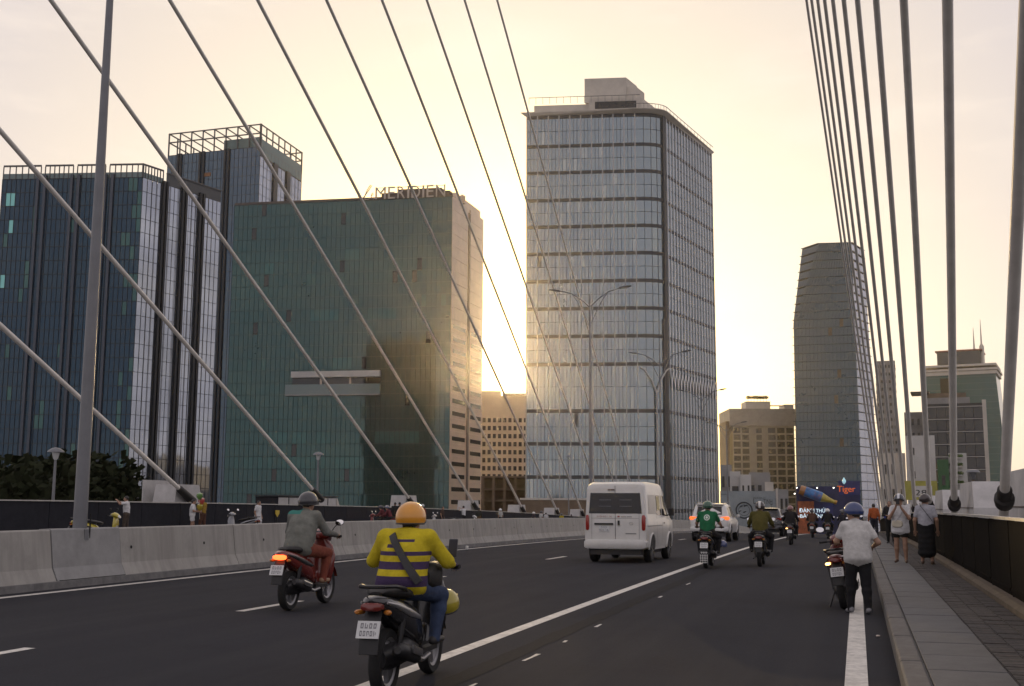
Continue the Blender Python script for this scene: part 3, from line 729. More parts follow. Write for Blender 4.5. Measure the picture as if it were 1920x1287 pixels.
for zz in (.12, .95): MB().bar(Vector((p0.x, p0.y, zl0 + hl * zz)) - worigin(sg), Vector((p1.x, p1.y, zl0 + hl * zz)) - worigin(sg), .12).build('sign_rail', M['frame_st'], sg)

# ---------------------------------------------------------------- rounded glass tower
zt = zat(1190, 213, 330)
B_ = xy(1190, 213, 330); A_ = eq(988, 219, zt); Cc = eq(1243, 219, zt); E_ = eq(1333, 289, zt)
d1 = (B_ - A_).normalized(); d2 = (Cc - E_).normalized()
den = d1.x * d2.y - d1.y * d2.x; w_ = E_ - B_; kk = (w_.x * d2.y - w_.y * d2.x) / den; K_ = B_ + d1 * kk
curve = [B_ * (1 - t) ** 2 + K_ * 2 * t * (1 - t) + Cc * t * t for t in (.2, .4, .6, .8)]
back = A_ + (E_ - Cc) + (Cc - B_) * .3
poly = [A_, B_] + curve + [Cc, E_, back]
NX, c = building('rounded_glass_tower', poly, zt, 'grey-blue glass tower with rounded corner, dark floor bands and fins')
nA, nE = outn(A_, B_, c), outn(Cc, E_, c)
ys_ = [213, 269.5, 319.4, 371, 421, 472, 523.5, 575, 627, 679.5, 767, 828.4, 891.3]
zl = [zat(1100, y + .8, (A_.lerp(B_, .55)).length) for y in ys_]
zl[0] = zt; zl += [zl[-1] - 9.5, GROUND]; zl = zl[::-1]
cols = 10
for i in range(len(zl) - 1):                              # flat face: two panes per bay and band, each its own object
    z0, z1 = zl[i], zl[i + 1] - .0
    if i < 2: rows = [(z0, z1 - .8)]
    else: rows = [(z0, z0 + (z1 - z0 - 1.0) * .52), (z0 + (z1 - z0 - 1.0) * .52, z1 - 1.0)]
    for q0, q1 in rows:
        for cc in range(cols):
            a, b = A_.lerp(B_, cc / cols), A_.lerp(B_, (cc + 1) / cols)
            g = MB(); panes(g, a, b, a, b, q0, q1, 3, nA, .05, .0028, lambda k_: random.choices((0, 1, 2, 3), (91, .4, 5, 4))[0], .02)
            wb(g, 'pane', [M['gl_nexus'], M['gl_dark'], M['gl_blind'], M['gl_nexus2']], NX)
g = MB(); cur_pts = [B_] + curve + [Cc]
for i in range(len(zl) - 1):
    z0, z1 = zl[i], zl[i + 1]
    zm = z0 + (z1 - z0 - 1.0) * .52
    for a, b in zip(cur_pts, cur_pts[1:]):
        for q0, q1 in ((z0, zm), (zm, z1 - 1.0)): panes(g, a, b, a, b, q0, q1, 1, outn(a, b, c), .05, .002, off=.02)
    for q0, q1 in ((z0, zm), (zm, z1 - 1.0)): panes(g, Cc, E_, Cc, E_, q0, q1, 18, nE, .05, .002, off=.02)
props(wb(g, 'corner_and_side_panes', M['gl_nexus'], NX), kind='stuff')
for i in range(1, len(zl)):                               # dark floor bands
    z1 = zl[i]; g = MB()
    for a, b in zip([A_] + cur_pts, cur_pts + [E_]):
        g.add(*wall_box(a, b, z1 - .98, z1 - .02, outn(a, b, c), -.05, .10))
    wb(g, 'floor_band', M['band'], NX)
for cc in range(cols + 1):
    p = A_.lerp(B_, cc / cols); t = d1 * .16
    wb(MB().add(*wall_box(p - t, p + t, GROUND, zt, nA, -.05, .34)), 'mullion', M['mull_l'], NX)
g = MB()
for cc in range(cols * 3):
    if cc % 3: p = A_.lerp(B_, cc / cols / 3); t = d1 * .05; g.add(*wall_box(p - t, p + t, GROUND, zt, nA, -.05, .07))
for p, a, b in zip(curve, cur_pts, cur_pts[1:]):
    t = (b - a).normalized() * .06; g.add(*wall_box(p - t, p + t, GROUND, zt, outn(a, b, c), -.1, .12))
for i in range(2, len(zl) - 1):
    zm = zl[i] + (zl[i + 1] - zl[i] - 1.0) * .52
    for a, b in zip([A_] + cur_pts, cur_pts + [E_]): g.add(*wall_box(a, b, zm - .06, zm + .06, outn(a, b, c), -.05, .07))
props(wb(g, 'thin_mullions', M['mull'], NX), kind='stuff')
tE = (E_ - Cc).normalized(); zy0 = zat(1290, 738, (Cc.lerp(E_, .5)).length); zy1 = zat(1290, 706, (Cc.lerp(E_, .5)).length)
for k_ in range(17):                                      # vertical fins with branching feet
    p = Cc.lerp(E_, .05 + .95 * k_ / 16); t = tE * .15
    wb(MB().add(*wall_box(p - t, p + t, zy1, zt, nE, -.05, .30)), 'fin', M['fin'], NX)
    p2 = Cc.lerp(E_, .05 + .95 * (k_ + .5) / 16) if k_ < 16 else p
    wb(MB().add(*wall_box(p2 - t, p2 + t, GROUND, zy0, nE, -.05, .36)), 'fin', M['fin'], NX)
    for q in (p, Cc.lerp(E_, .05 + .95 * min(k_ + 1, 16) / 16)):
        a3, b3 = Vector((p2.x, p2.y, zy0)) + Vector((nE.x, nE.y, 0)) * .25, Vector((q.x, q.y, zy1)) + Vector((nE.x, nE.y, 0)) * .25
        wb(MB().tube([a3, a3.lerp(b3, .35) + Vector((0, 0, .9)), b3 - Vector((0, 0, .3)), b3], .2, 6), 'fin_branch', M['fin'], NX)
nC = outn(curve[-1], Cc, c)
tt = (Cc - curve[-1]).normalized()
wb(MB().add(*wall_box(Cc - tt * .9, Cc + tt * .5, GROUND, zt, nC, -.1, .5)), 'corner_pier', M['band'], NX)
zq = zat(1240, 600, Cc.length)
wb(MB().add(*wall_box(Cc - tt * 1.9, Cc - tt * .9, GROUND, zq, nC, -.1, .42)), 'corner_pier', M['band'], NX)
nW = outn(back, A_, c)
wb(MB().add(*wall_box(back, A_, GROUND, zt, nW, -.1, .1)), 'flank_wall', M['brown_r'], NX)
for i in range(24):
    z = zt - 3.0 - 4.0 * i
    for u0, u1 in ((.06, .30), (.38, .62), (.70, .94)):
        wb(MB().add(*wall_box(back.lerp(A_, u0), back.lerp(A_, u1), z - 1.7, z, nW, .05, .14)), 'flank_window', M['win'], NX)
# Y-shaped column foot on the curve
pa, pb, pc = curve[1], B_, Cc; n3 = Vector((nC.x, nC.y, 0)) * .9
zy0b, zy1b = zat(1222, 738, pa.length), zat(1222, 690, pa.length)
for q in (pb, pc):
    s_, e_ = Vector((pa.x, pa.y, zy0b)) + n3, Vector((q.x, q.y, zy1b)) + n3
    wb(MB().tube([Vector((pa.x, pa.y, GROUND)) + n3, s_, s_.lerp(e_, .3) + Vector((0, 0, 1.4)), s_.lerp(e_, .75) + Vector((0, 0, 1.2)), e_], .28, 8), 'branch_column', M['mull_l'], NX)
# cornice, roof terrace, plant
co = [tuple(p) for p in offset(poly, 1.9)]
wb(MB().rings([[(x, y, zt) for x, y in [tuple(p) for p in offset(poly, .5)]], [(x, y, zt + .9) for x, y in co], [(x, y, zt + 1.15) for x, y in co]]), 'cornice', M['cream'], NX)
zr = zt + 1.15
def rail_run(pts, z, h, name='roof_rail', posts=6):
    g = MB()
    for a, b in zip(pts, pts[1:]):
        g.bar((a.x, a.y, z + h), (b.x, b.y, z + h), .14)
        for k_ in range(posts): p = a.lerp(b, k_ / posts); g.bar((p.x, p.y, z), (p.x, p.y, z + h), .09)
    wb(g, name, M['frame_st'], NX)
op = offset(poly, 1.4); rail_run([op[6], op[7]], zr, 1.5, posts=14); rail_run(op[1:7], zr, 1.5, posts=2)
a, b = eq(995, 190, zt + 3.6), eq(1095, 187, zt + 3.6)
e = (E_ - Cc)
fr = lambda u0, u1, v0, v1, z0, z1, nm, mt: wb(MB().prism([tuple(p) for p in (A_.lerp(B_, u0) + e * v0, A_.lerp(B_, u1) + e * v0, A_.lerp(B_, u1) + e * v1, A_.lerp(B_, u0) + e * v1)], z0, z1), nm, M[mt], NX)
fr(.03, 1.03, .06, .5, zr, zr + 3.0, 'roof_wall', 'cream')
fr(.56, 1.05, .03, .5, zr, zr + 4.2, 'penthouse', 'cream')
fr(.62, 1.0, .025, .03, zr + 1.0, zr + 3.2, 'penthouse_window', 'win')
fr(.47, .86, .12, .32, zr + 4.2, zr + 12.0, 'plant_tower', 'cream')
fr(.86, .94, .14, .30, zr + 4.2, zr + 9.4, 'plant_tower', 'cream')
rail_run([A_.lerp(B_, .02) + nA * .2, A_.lerp(B_, 1.05) + nA * .2], zr + 2.6, 2.0, posts=16)
# low frontage with horizontal ledge
zb1 = zat(1030, 935, 300); a, b = xy(975, 935, 300), xy(1105, 935, 300)
lw = empty('site_fence', (a.x, a.y, GROUND), label='long low dark fence with pale ledge before the rounded tower base', cat='fence')
nn = outn(a, b, c); wb(MB().add(*wall_box(a, b, GROUND, zb1 - .4, nn, 0, .3)), 'wall', M['brown_r'], lw); wb(MB().add(*wall_box(a, b, zb1 - .4, zb1 + .1, nn, -.3, .5)), 'ledge', M['cream'], lw)

# ---------------------------------------------------------------- generic block with rows of windows
def block(name, label, x0, x1, ytop, D, depth, mat, rows, cols, wfrac=(.6, .55), turn=0, side=True, stuff=True, z_low=None, wmat='win', bands=None):
    """block whose front spans x0..x1 at distance D; windows recessed frames"""
    a, b = xy(x0, ytop, D), xy(x1, ytop, D + turn); zt = zat((x0 + x1) / 2, ytop, D + turn / 2)
    t = (b - a).normalized(); n_ = Vector((t.y, -t.x)); 
    if n_.dot(-(a + b) / 2) < 0: n_ = -n_
    poly = [a, b, b - n_ * depth, a - n_ * depth]
    r, c = building(name, poly, zt, label, mat=mat, inset=0)
    z_low = z_low if z_low is not None else GROUND + 4
    H = (zt - 1.0 - z_low) / rows; one = MB()
    for (p, q, nc, nn) in ((a, b, cols, n_),) + ((((b, b - n_ * depth, max(2, int(depth / (b - a).length * cols)), outn(b, b - n_ * depth, c))),
                                                  (a - n_ * depth, a, max(2, int(depth / (b - a).length * cols)), outn(a, a - n_ * depth, c))) if side else ()):
        for i in range(rows):
            for j in range(nc):
                uc = (j + .5) / nc; hw_ = wfrac[0] / nc / 2
                z0 = z_low + H * (i + .5 - wfrac[1] / 2); z1 = z_low + H * (i + .5 + wfrac[1] / 2)
                w0, w1 = p.lerp(q, uc - hw_), p.lerp(q, uc + hw_)
                g = one if stuff else MB()
                g.add(*wall_box(w0, w1, z0, z1, nn, -.05, .06))
                g.add(*wall_box(w0, w1, z0 - .16, z0 - .02, nn, -.05, .22), 1)
                if not stuff: wb(g, 'window', [M[wmat], M[mat]], r)
    if stuff: props(wb(one, 'windows', [M[wmat], M[mat]], r), kind='stuff')
    return r, a, b, n_, zt, poly

# apartment block in the gap by the sun
r, a, b, n_, zt, poly = block('apartment_block', 'cream apartment block in the sunlit gap between hotel and rounded tower', 903, 990, 776, 450, 22, 'cream', 15, 9)
wb(MB().prism([tuple(p) for p in (a.lerp(b, .0), a.lerp(b, .42), a.lerp(b, .42) - n_ * 14, a - n_ * 14)], zt, zat(930, 733, 450)), 'roof_block', M['cream'], r)
wb(MB().prism([tuple(p) for p in (a.lerp(b, .42), a.lerp(b, .95), a.lerp(b, .95) - n_ * 14, a.lerp(b, .42) - n_ * 14)], zt, zat(960, 742, 450)), 'roof_block', M['cream'], r)  # right roof made taller than it stands, to keep low sun off the road
wb(MB().add(*wall_box(a.lerp(b, .45), a.lerp(b, 1.0), zat(960, 742, 450), zat(960, 738, 450), n_, -6, .8)), 'roof_slab', M['brown_r'], r)
# unfinished frame below it
a, b = xy(902, 900, 350), xy(990, 900, 350); t = (b - a).normalized(); n_ = Vector((t.y, -t.x)); n_ = n_ if n_.dot(-a) > 0 else -n_
fr_ = empty('concrete_frame_building', (a.x, a.y, GROUND), label='unfinished brown concrete frame under the apartment block in the sunny gap', cat='building')
zs_ = [GROUND, zat(940, 965, 350), zat(940, 937, 350), zat(940, 916, 350), zat(940, 893, 350)]
for z in zs_[1:]: wb(MB().add(*wall_box(a, b, z - .5, z, n_, -14, 0)), 'floor_slab', M['brown_r'], fr_)
for k_ in range(5):
    p = a.lerp(b, .03 + .94 * k_ / 4)
    for dd in (-.6, -7, -13): wb(MB().add(*wall_box(p - t * .4, p + t * .4, GROUND, zs_[-1] - .5, n_, dd, dd + .7)), 'column', M['brown_r'], fr_)
wb(MB().add(*wall_box(a, b, GROUND, zs_[-1], n_, -14.6, -14.1)), 'rear_wall', M['brown_r'], fr_)

# ---------------------------------------------------------------- hotel block with grid of windows, right of the rounded tower
D = 560
a, b = xy(1374, 800, D), xy(1489, 797, D + 6); zt2 = zat(1430, 798, D)
t = (b - a).normalized(); n_ = Vector((t.y, -t.x)); n_ = n_ if n_.dot(-a) > 0 else -n_
poly = [a, b, b - n_ * 30, a - n_ * 30]
GH, c = building('grid_window_hotel', poly, zt2, 'beige block with a grid of dark windows and planted roof, left of the faceted tower', mat='beige_d', inset=0)
colsx = [(.01, .12), (.15, .26), (.38, .47), (.57, .69), (.72, .84), (.87, .98)]
H = 3.35; nr = 15
wins = {}
for i in range(nr):
    z1 = zt2 - 1.0 - H * i
    for j, (u0, u1) in enumerate(colsx):
        g = MB(); g.add(*wall_box(a.lerp(b, u0), a.lerp(b, u1), z1 - 2.5, z1, n_, -.05, .05)); m_ = a.lerp(b, (u0 + u1) / 2)
        g.add(*wall_box(m_ - t * .07, m_ + t * .07, z1 - 2.5, z1, n_, .05, .12), 1)
        wb(g, 'window', [M['win'], M['mull']], GH)
    wb(MB().add(*wall_box(a.lerp(b, .0), b, z1 - 3.3, z1 - 3.05, n_, -.02, .35)), 'sill_course', M['beige_d'], GH)
zt3 = zat(1430, 766, D)
wb(MB().prism([tuple(p) for p in (a - t * 1.5 + n_ * .6, b + t * .5 + n_ * .6, b + t * .5 - n_ * 30, a - t * 1.5 - n_ * 30)], zt2, zt3), 'dark_attic', M['grey_r'], GH)
wb(MB().prism([tuple(p) for p in (a.lerp(b, .22) + n_ * .2, a.lerp(b, .62) + n_ * .2, a.lerp(b, .62) - n_ * 12, a.lerp(b, .22) - n_ * 12)], zt3, zat(1430, 752, D)), 'roof_house', M['white_r'], GH)
wb(MB().prism([tuple(p) for p in (a.lerp(b, .85), b, b - n_ * 12, a.lerp(b, .85) - n_ * 12)], zt3, zat(1470, 757, D)), 'roof_house', M['white_r'], GH)
p0, p1 = a.lerp(b, .62), a.lerp(b, .86); wb(MB().bar((p0.x, p0.y, zat(1450, 760, D)), (p1.x, p1.y, zat(1450, 760, D)), .5), 'roof_beam', M['brown_r'], GH)
wb(MB().prism([tuple(p) for p in (a - t * 3.2 - n_ * 1, a - t * 1.6 - n_ * 1, a - t * 1.6 - n_ * 20, a - t * 3.2 - n_ * 20)], GROUND, zat(1366, 790, D)), 'stair_wing', M['brown_r'], GH)
def leaf_cloud(mb, cen, rad, n, size):
    for _ in range(n):
        while True:
            p = Vector((random.uniform(-1, 1), random.uniform(-1, 1), random.uniform(-1, 1)))
            if .25 < p.length < 1: break
        q = Vector((cen[0] + p.x * rad[0], cen[1] + p.y * rad[1], cen[2] + p.z * rad[2]))
        u = Vector((random.gauss(0, 1), random.gauss(0, 1), random.gauss(0, 1))).normalized(); v = u.orthogonal().normalized(); s = size * random.uniform(.6, 1.4)
        mb.add([q - u * s * .5 - v * s * .28, q + u * s * .5 - v * s * .2, q + u * s * .6 + v * s * .2, q - u * s * .4 + v * s * .3], [(0, 1, 2, 3)])
for k_ in range(7):
    p = a.lerp(b, .26 + .05 * k_); g = MB(); leaf_cloud(g, (0, 0, 1.9), (1.1, 1.1, .8), 90, .55)
    tr = empty('roof_tree', (p.x, p.y, zat(1430, 752, D)), label='small round tree on the roof of the grid-window block, %s from the left' % ordn[k_], cat='tree', group='small trees on the roof of the grid-window block')
    g.build('crown', M['leaf'], tr); MB().tube([(0, 0, 0), (0, 0, 1.5)], .09, 6).build('trunk', M['bark'], tr)

# ---------------------------------------------------------------- faceted tower
D = 540; ztop = zat(1534, 457, D)
T2 = xy(1534, 457, D); TR = xy(1596, 456, D + 2); T1 = eq(1504, 467, ztop); TB = eq(1619, 470, ztop)
zmid = zat(1487, 612, T1.length); Lm = xy(1487, 612, D + 3); Lb = xy(1492, 935, D + 3)
Rb = xy(1617, 935, D + 2); RBb = xy(1652, 935, TB.length)
def lerp_z(z, pts):
    for (z0, p0), (z1, p1) in zip(pts, pts[1:]):
        if z0 <= z <= z1: return p0.lerp(p1, (z - z0) / (z1 - z0))
    return pts[0][1] if z < pts[0][0] else pts[-1][1]
Lp = [(GROUND, Lb), (zmid, Lm), (ztop, T1)]; Fp = [(GROUND, Lb.lerp(Rb, .02)), (zmid, Lm.lerp(Rb, .02)), (ztop, T2)]
Rp = [(GROUND, Rb), (ztop, TR)]; Bp = [(GROUND, RBb), (ztop, TB)]
KK = [(GROUND, Lb + (RBb - Rb)), (ztop, T1 + (TB - TR))]
FT = empty('faceted_glass_tower', (Lb.x, Lb.y, GROUND), label='slate glass tower with angled facets and thin floor ledges behind the billboard', cat='building')
fh = 3.95; nfl = int((ztop - GROUND) / fh); zz = [ztop - fh * i for i in range(nfl + 1)][::-1]
cenF = (Lb + Rb + RBb) / 3 + Vector((0, 12))
gf, gs, core = MB(), MB(), []
for i in range(nfl):
    z0, z1 = zz[i], zz[i + 1]
    P = [[lerp_z(z, k_) for k_ in (Lp, Fp, Rp, Bp, KK)] for z in (z0, z1)]
    nn = outn(P[0][1], P[0][2], cenF)
    if (P[1][1] - P[1][0]).length > .8: panes(gf, P[0][0], P[0][1], P[1][0], P[1][1], z0, z1, max(1, int((P[1][1] - P[1][0]).length / 1.6)), outn(P[0][0], P[1][1], cenF), .06, .004)
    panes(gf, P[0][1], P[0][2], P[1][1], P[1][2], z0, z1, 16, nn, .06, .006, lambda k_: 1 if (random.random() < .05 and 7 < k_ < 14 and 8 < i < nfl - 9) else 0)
    panes(gs, P[0][2], P[0][3], P[1][2], P[1][3], z0, z1, 3, outn(P[0][2], P[0][3], cenF), .12, .002)
    # ledge at each floor
    g = MB(); pr = P[1]; o_ = offset(pr, .75); ii = offset(pr, -.1)
    for k_ in range(3):
        v = [(*ii[k_], z1 - .1), (*ii[k_ + 1], z1 - .1), (*o_[k_ + 1], z1 - .1), (*o_[k_], z1 - .1), (*ii[k_], z1 + .12), (*ii[k_ + 1], z1 + .12), (*o_[k_ + 1], z1 + .12), (*o_[k_], z1 + .12)]
        g.add(v, [(0, 3, 2, 1), (4, 5, 6, 7), (0, 1, 5, 4), (1, 2, 6, 5), (2, 3, 7, 6), (3, 0, 4, 7)])
    wb(g, 'floor_ledge', M['mull'], FT)
    core.append([(*q, z0) for q in offset(P[0], -.25)])
core.append([(*q, ztop) for q in offset(P[1], -.25)])
wb(MB().rings(core), 'core', M['mull'], FT)
props(wb(gf, 'front_panes', [M['gl_facet'], pm('painted gold reflection', (.10, .062, .028), .2, ns=.6, na=.5)], FT), kind='stuff'); props(wb(gs, 'side_panes', M['gl_pale'], FT), kind='stuff')  # scattered gold panes paint a golden reflection into the glass colour

# ---------------------------------------------------------------- slim tower, trade tower, dark glass block, houses on the right
block('slim_tower', 'slim grey tower behind the right stay cables', 1641, 1678, 677, 620, 16, 'grey_r', 22, 5, (.5, .4))
D = 800; zc_ = zat(1800, 704, D); a, b = xy(1733, 690, D), xy(1866, 690, D - 4)
t = (b - a).normalized(); n_ = Vector((t.y, -t.x)); n_ = n_ if n_.dot(-a) > 0 else -n_
poly = [a, b, b - n_ * 40, a - n_ * 40]; pol0 = [a - t * 2, b + t * 6, b + t * 6 - n_ * 40, a - t * 2 - n_ * 40]
TC = empty('spired_trade_tower', (a.x, a.y, GROUND), label='teal tower with cream cornice, red-roofed top and two spires behind the cables', cat='building'); c = centroid(poly)
wb(MB().rings([[(*p, GROUND) for p in pol0], [(*p, zc_) for p in poly]]), 'body', pm('teal tower glass', (.02, .085, .08), .15, ior=1.5, ns=.05, na=.2), TC)
g = MB(); H = 4.2; nfl = int((zc_ - GROUND) / H)
for i in range(nfl):
    z = GROUND + H * (i + 1); f_ = (z - GROUND) / (zc_ - GROUND); pp_ = [p0.lerp(p1, f_) for p0, p1 in zip(pol0, poly)]
    g.add(*wall_box(pp_[0], pp_[1], z - .25, z + .25, n_, -.1, .12))
props(wb(g, 'floor_lines', pm('teal spandrel', (.03, .09, .085), .4), TC), kind='stuff')
wb(MB().add(*wall_box(a.lerp(b, .22), a.lerp(b, .36), zat(1800, 800, D), zc_ - 2, n_, 0, .3)), 'dark_strip', M['gl_dark'], TC)
for dz, o_ in ((0, 1.2), (2.6, 2.2), (5.5, 1.0)):
    wb(MB().prism([tuple(p) for p in offset(poly, o_)], zc_ + dz, zc_ + dz + (1.4 if dz else 2.4)), 'cornice', M['cream'], TC)
z1 = zc_ + 6.8; z2 = zat(1800, 664, D)
inner = [a.lerp(b, .18) - n_ * 4, a.lerp(b, .80) - n_ * 4, a.lerp(b, .80) - n_ * 30, a.lerp(b, .18) - n_ * 30]
wb(MB().prism([tuple(p) for p in inner], z1, max(z2, z1 + 4) + 2), 'pavilion', M['gl_dark'], TC)
zp = max(z2, z1 + 4) + 2; ci = centroid(inner)
wb(MB().rings([[(*p, zp) for p in offset(inner, 1.5)], [(*p, zp + .8) for p in offset(inner, 1.5)], [(*(ci + (p - ci) * .05), zat(1795, 651, D)) for p in inner]]), 'pavilion_roof', M['roof_red'], TC)
for px, py in ((1829, 612), (1843, 596)):
    p = xy(px, 700, D + 6); zb_ = zat(px, 690, D); zt_ = zat(px, py, D)
    wb(MB().tube([(p.x, p.y, GROUND if px > 1840 else zb_), (p.x, p.y, zb_ + (zt_ - zb_) * .45), (p.x, p.y, zb_ + (zt_ - zb_) * .5), (p.x, p.y, zt_)], [2.6 if px > 1840 else 1.4, 1.5, .6, .12], 8), 'spire', M['cream'], TC)
# dark glass block with stepped roof
D = 400; r, a, b, n_, zt, poly = block('dark_glass_block', 'black glass office block with pale edge strip before the teal tower', 1738, 1842, 757, D, 22, 'mull', 11, 6, (.92, .80), wmat='gl_dark', stuff=False, side=False)
t = (b - a).normalized()
for k_ in range(12): z = GROUND + 4 + (zt - 1 - GROUND - 4) / 11 * k_; wb(MB().add(*wall_box(a, b, z - .12, z + .12, n_, .07, .16)), 'floor_line', M['mull_l'], r)
wb(MB().add(*wall_box(b - t * .1, b + t * 1.1, GROUND, zt + 1, n_, -2, .5)), 'edge_strip', M['cream'], r)
wb(MB().add(*wall_box(a.lerp(b, -.02), a.lerp(b, .78), zt, zt + 2.2, n_, -15, -2)), 'roof_step', M['grey_r'], r); wb(MB().add(*wall_box(a.lerp(b, .0), a.lerp(b, .72), zt + 2.2, zt + 3.9, n_, -15, -4)), 'roof_step', M['brown_r'], r)
wb(MB().add(*wall_box(a.lerp(b, -.3), a.lerp(b, .05), zt + 4.0, zt + 4.5, n_, -14, -2)), 'canopy', M['mull'], r)
block('grey_flats', 'small grey block of flats left of the black glass block', 1695, 1737, 773, 420, 14, 'grey_r', 9, 4, (.45, .45), side=False)
block('white_house', 'white rendered house with blank pale flank behind the third right cable', 1697, 1752, 817, 300, 10, 'white_r', 5, 2, (.18, .3), side=False)
block('cream_house', 'low cream house at the foot of the right stay cables', 1650, 1697, 850, 310, 10, 'cream', 4, 3, (.4, .4), side=False)
block('green_shop_front', 'narrow green fronted building behind the second right cable', 1757, 1778, 862, 280, 8, 'green_b', 3, 1, (.3, .3), side=False)
GB, a, b, n_, zt, poly = block('planted_balcony_building', 'slim white building with planted balcony tiers right of the second cable', 1778, 1812, 850, 285, 8, 'white_r', 1, 1, (.1, .1), side=False)
for k_ in range(7):
    z = zt - 1.0 - 2.0 * k_; wb(MB().add(*wall_box(a.lerp(b, .05), a.lerp(b, .72), z - .3, z, n_, 0, .8)), 'balcony', M['white_r'], GB)
    g = MB()
    for q in range(8):
        p = a.lerp(b, .08 + .62 * q / 7) + n_ * .5; leaf_cloud(g, (p.x, p.y, z + .35), (.35, .35, .4), 22, .35)
    props(wb(g, 'planting', pm('balcony plants', (.07, .12, .03), .7, ns=2, na=.4), GB), kind='stuff')
a, b = xy(1691, 900, 240), xy(1757, 900, 240); z1, z0 = zat(1720, 902, 240), zat(1720, 938, 240); t = (b - a).normalized(); n_ = Vector((t.y, -t.x)); n_ = n_ if n_.dot(-a) > 0 else -n_
YS_ = empty('yellow_banner', (a.x, a.y, GROUND), label='yellow and white shop banner low behind the right stay cables', cat='sign')
wb(MB().add(*wall_box(a, b, z0, z1, n_, 0, .15)), 'board', pm('banner yellow', (.30, .28, .05), .6, ns=.8, na=.2), YS_)
wb(MB().add(*wall_box(a.lerp(b, .30), a.lerp(b, .85), z0 + .6, z1 - 1.0, n_, .16, .2)), 'white_field', M['white_r'], YS_)
for k_ in (.05, .95): p = a.lerp(b, k_); wb(MB().add(*wall_box(p - t * .1, p + t * .1, GROUND, z0, n_, 0, .12)), 'post', M['mull'], YS_)
p = a.lerp(b, .36) + n_ * .22; text_obj('lettering', '28', Vector((p.x, p.y, z0 + .9)) - worigin(YS_), Vector((t.x, t.y, 0)), (0, 0, 1), 1.1, 2.2, M['mull'], YS_, .01)

# low houses and mural wall behind the white car
block('roof_hut', 'pale blue-grey roof hut on the low houses left of the billboard', 1368, 1388, 884, 330, 8, 'white_r', 2, 1, (.6, .4), side=False)
block('low_house', 'low grey house with small windows beside the rounded tower foot', 1350, 1372, 872, 340, 10, 'grey_r', 3, 2, (.4, .4), side=False)
block('low_shop_house', 'low pale house with one dark window under the grid-window block', 1388, 1408, 890, 325, 9, 'white_r', 3, 2, (.35, .4), side=False)
block('dark_shed', 'dark grey shed above the mural wall', 1404, 1444, 886, 335, 9, 'grey_r', 2, 3, (.5, .5), side=False)
block('small_cream_house', 'small cream house with lit flank right of the shed', 1434, 1450, 904, 320, 6, 'cream', 2, 1, (.3, .3), side=False)
block('dark_low_house', 'dark low house between mural wall and billboard', 1452, 1478, 918, 300, 8, 'grey_r', 3, 3, (.5, .5), side=False)
D = 260; a, b = xy(1350, 922, D), xy(1454, 922, D); z1 = zat(1400, 921, D); t = (b - a).normalized(); n_ = Vector((t.y, -t.x)); n_ = n_ if n_.dot(-a) > 0 else -n_
MW = empty('mural_wall', (a.x, a.y, GROUND), label='pale blue-grey wall with dark lettering and a round painted motif', cat='wall')
wb(MB().add(*wall_box(a, b, GROUND, z1, n_, -.6, 0)), 'wall', pm('mural ground', (.24, .27, .28), .8, ns=.5, na=.12, stain=(.3, (.17, .19, .2), .5)), MW)
T3 = Vector((t.x, t.y, 0)); ink = pm('mural ink', (.03, .035, .04), .8, ns=1, na=.3)
def mtext(s, u, ypx, h, w_): p = a.lerp(b, u) + n_ * .02; text_obj('lettering', s, Vector((p.x, p.y, zat(1400, ypx, D))) - worigin(MW), T3, (0, 0, 1), h, w_, ink, MW, .005)
mtext('L', .60, 945, 1.1, .6); mtext('TINH', .78, 945, 1.0, 1.9); mtext('T', .90, 953, .9, .5); mtext('DUNIFLO', .60, 936, .4, 2.6); mtext('DUNIFLO', .02, 928.5, .25, 1.6)
p = a.lerp(b, .645); wb(MB().add(*wall_box(p, p + T3.xy * 1.9, zat(1400, 945, D), zat(1400, 945, D) + .12, n_, 0, .02)), 'rule', ink, MW)
p = a.lerp(b, .43); cx = Vector((p.x, p.y, zat(1400, 957, D))); ring = []
for rr_, th_ in ((1.75, .16), (1.2, .05)): wb(MB().tube([cx + T3 * math.cos(2 * PI * k_ / 28) * rr_ + Vector((0, 0, math.sin(2 * PI * k_ / 28) * rr_ * .98)) + Vector((n_.x, n_.y, 0)) * .0 for k_ in range(29)], th_, 6), 'painted_ring', ink, MW)
for du, dz, s_ in ((.45, .9, .5), (-.5, .7, .35), (.2, -.5, .4), (-.8, -.3, .3)):
    wb(MB().tube([cx + T3 * (du - s_) + Vector((0, 0, dz)) , cx + T3 * (du + s_ * .6) + Vector((0, 0, dz + .25))], [s_ * .35, s_ * .22], 8), 'painted_patch', ink, MW)
p = b + t * .3; wb(MB().add(*wall_box(p - t * .2, p + t * .2, GROUND, z1 + .6, n_, -.2, .2)), 'pillar', M['cream'], MW)

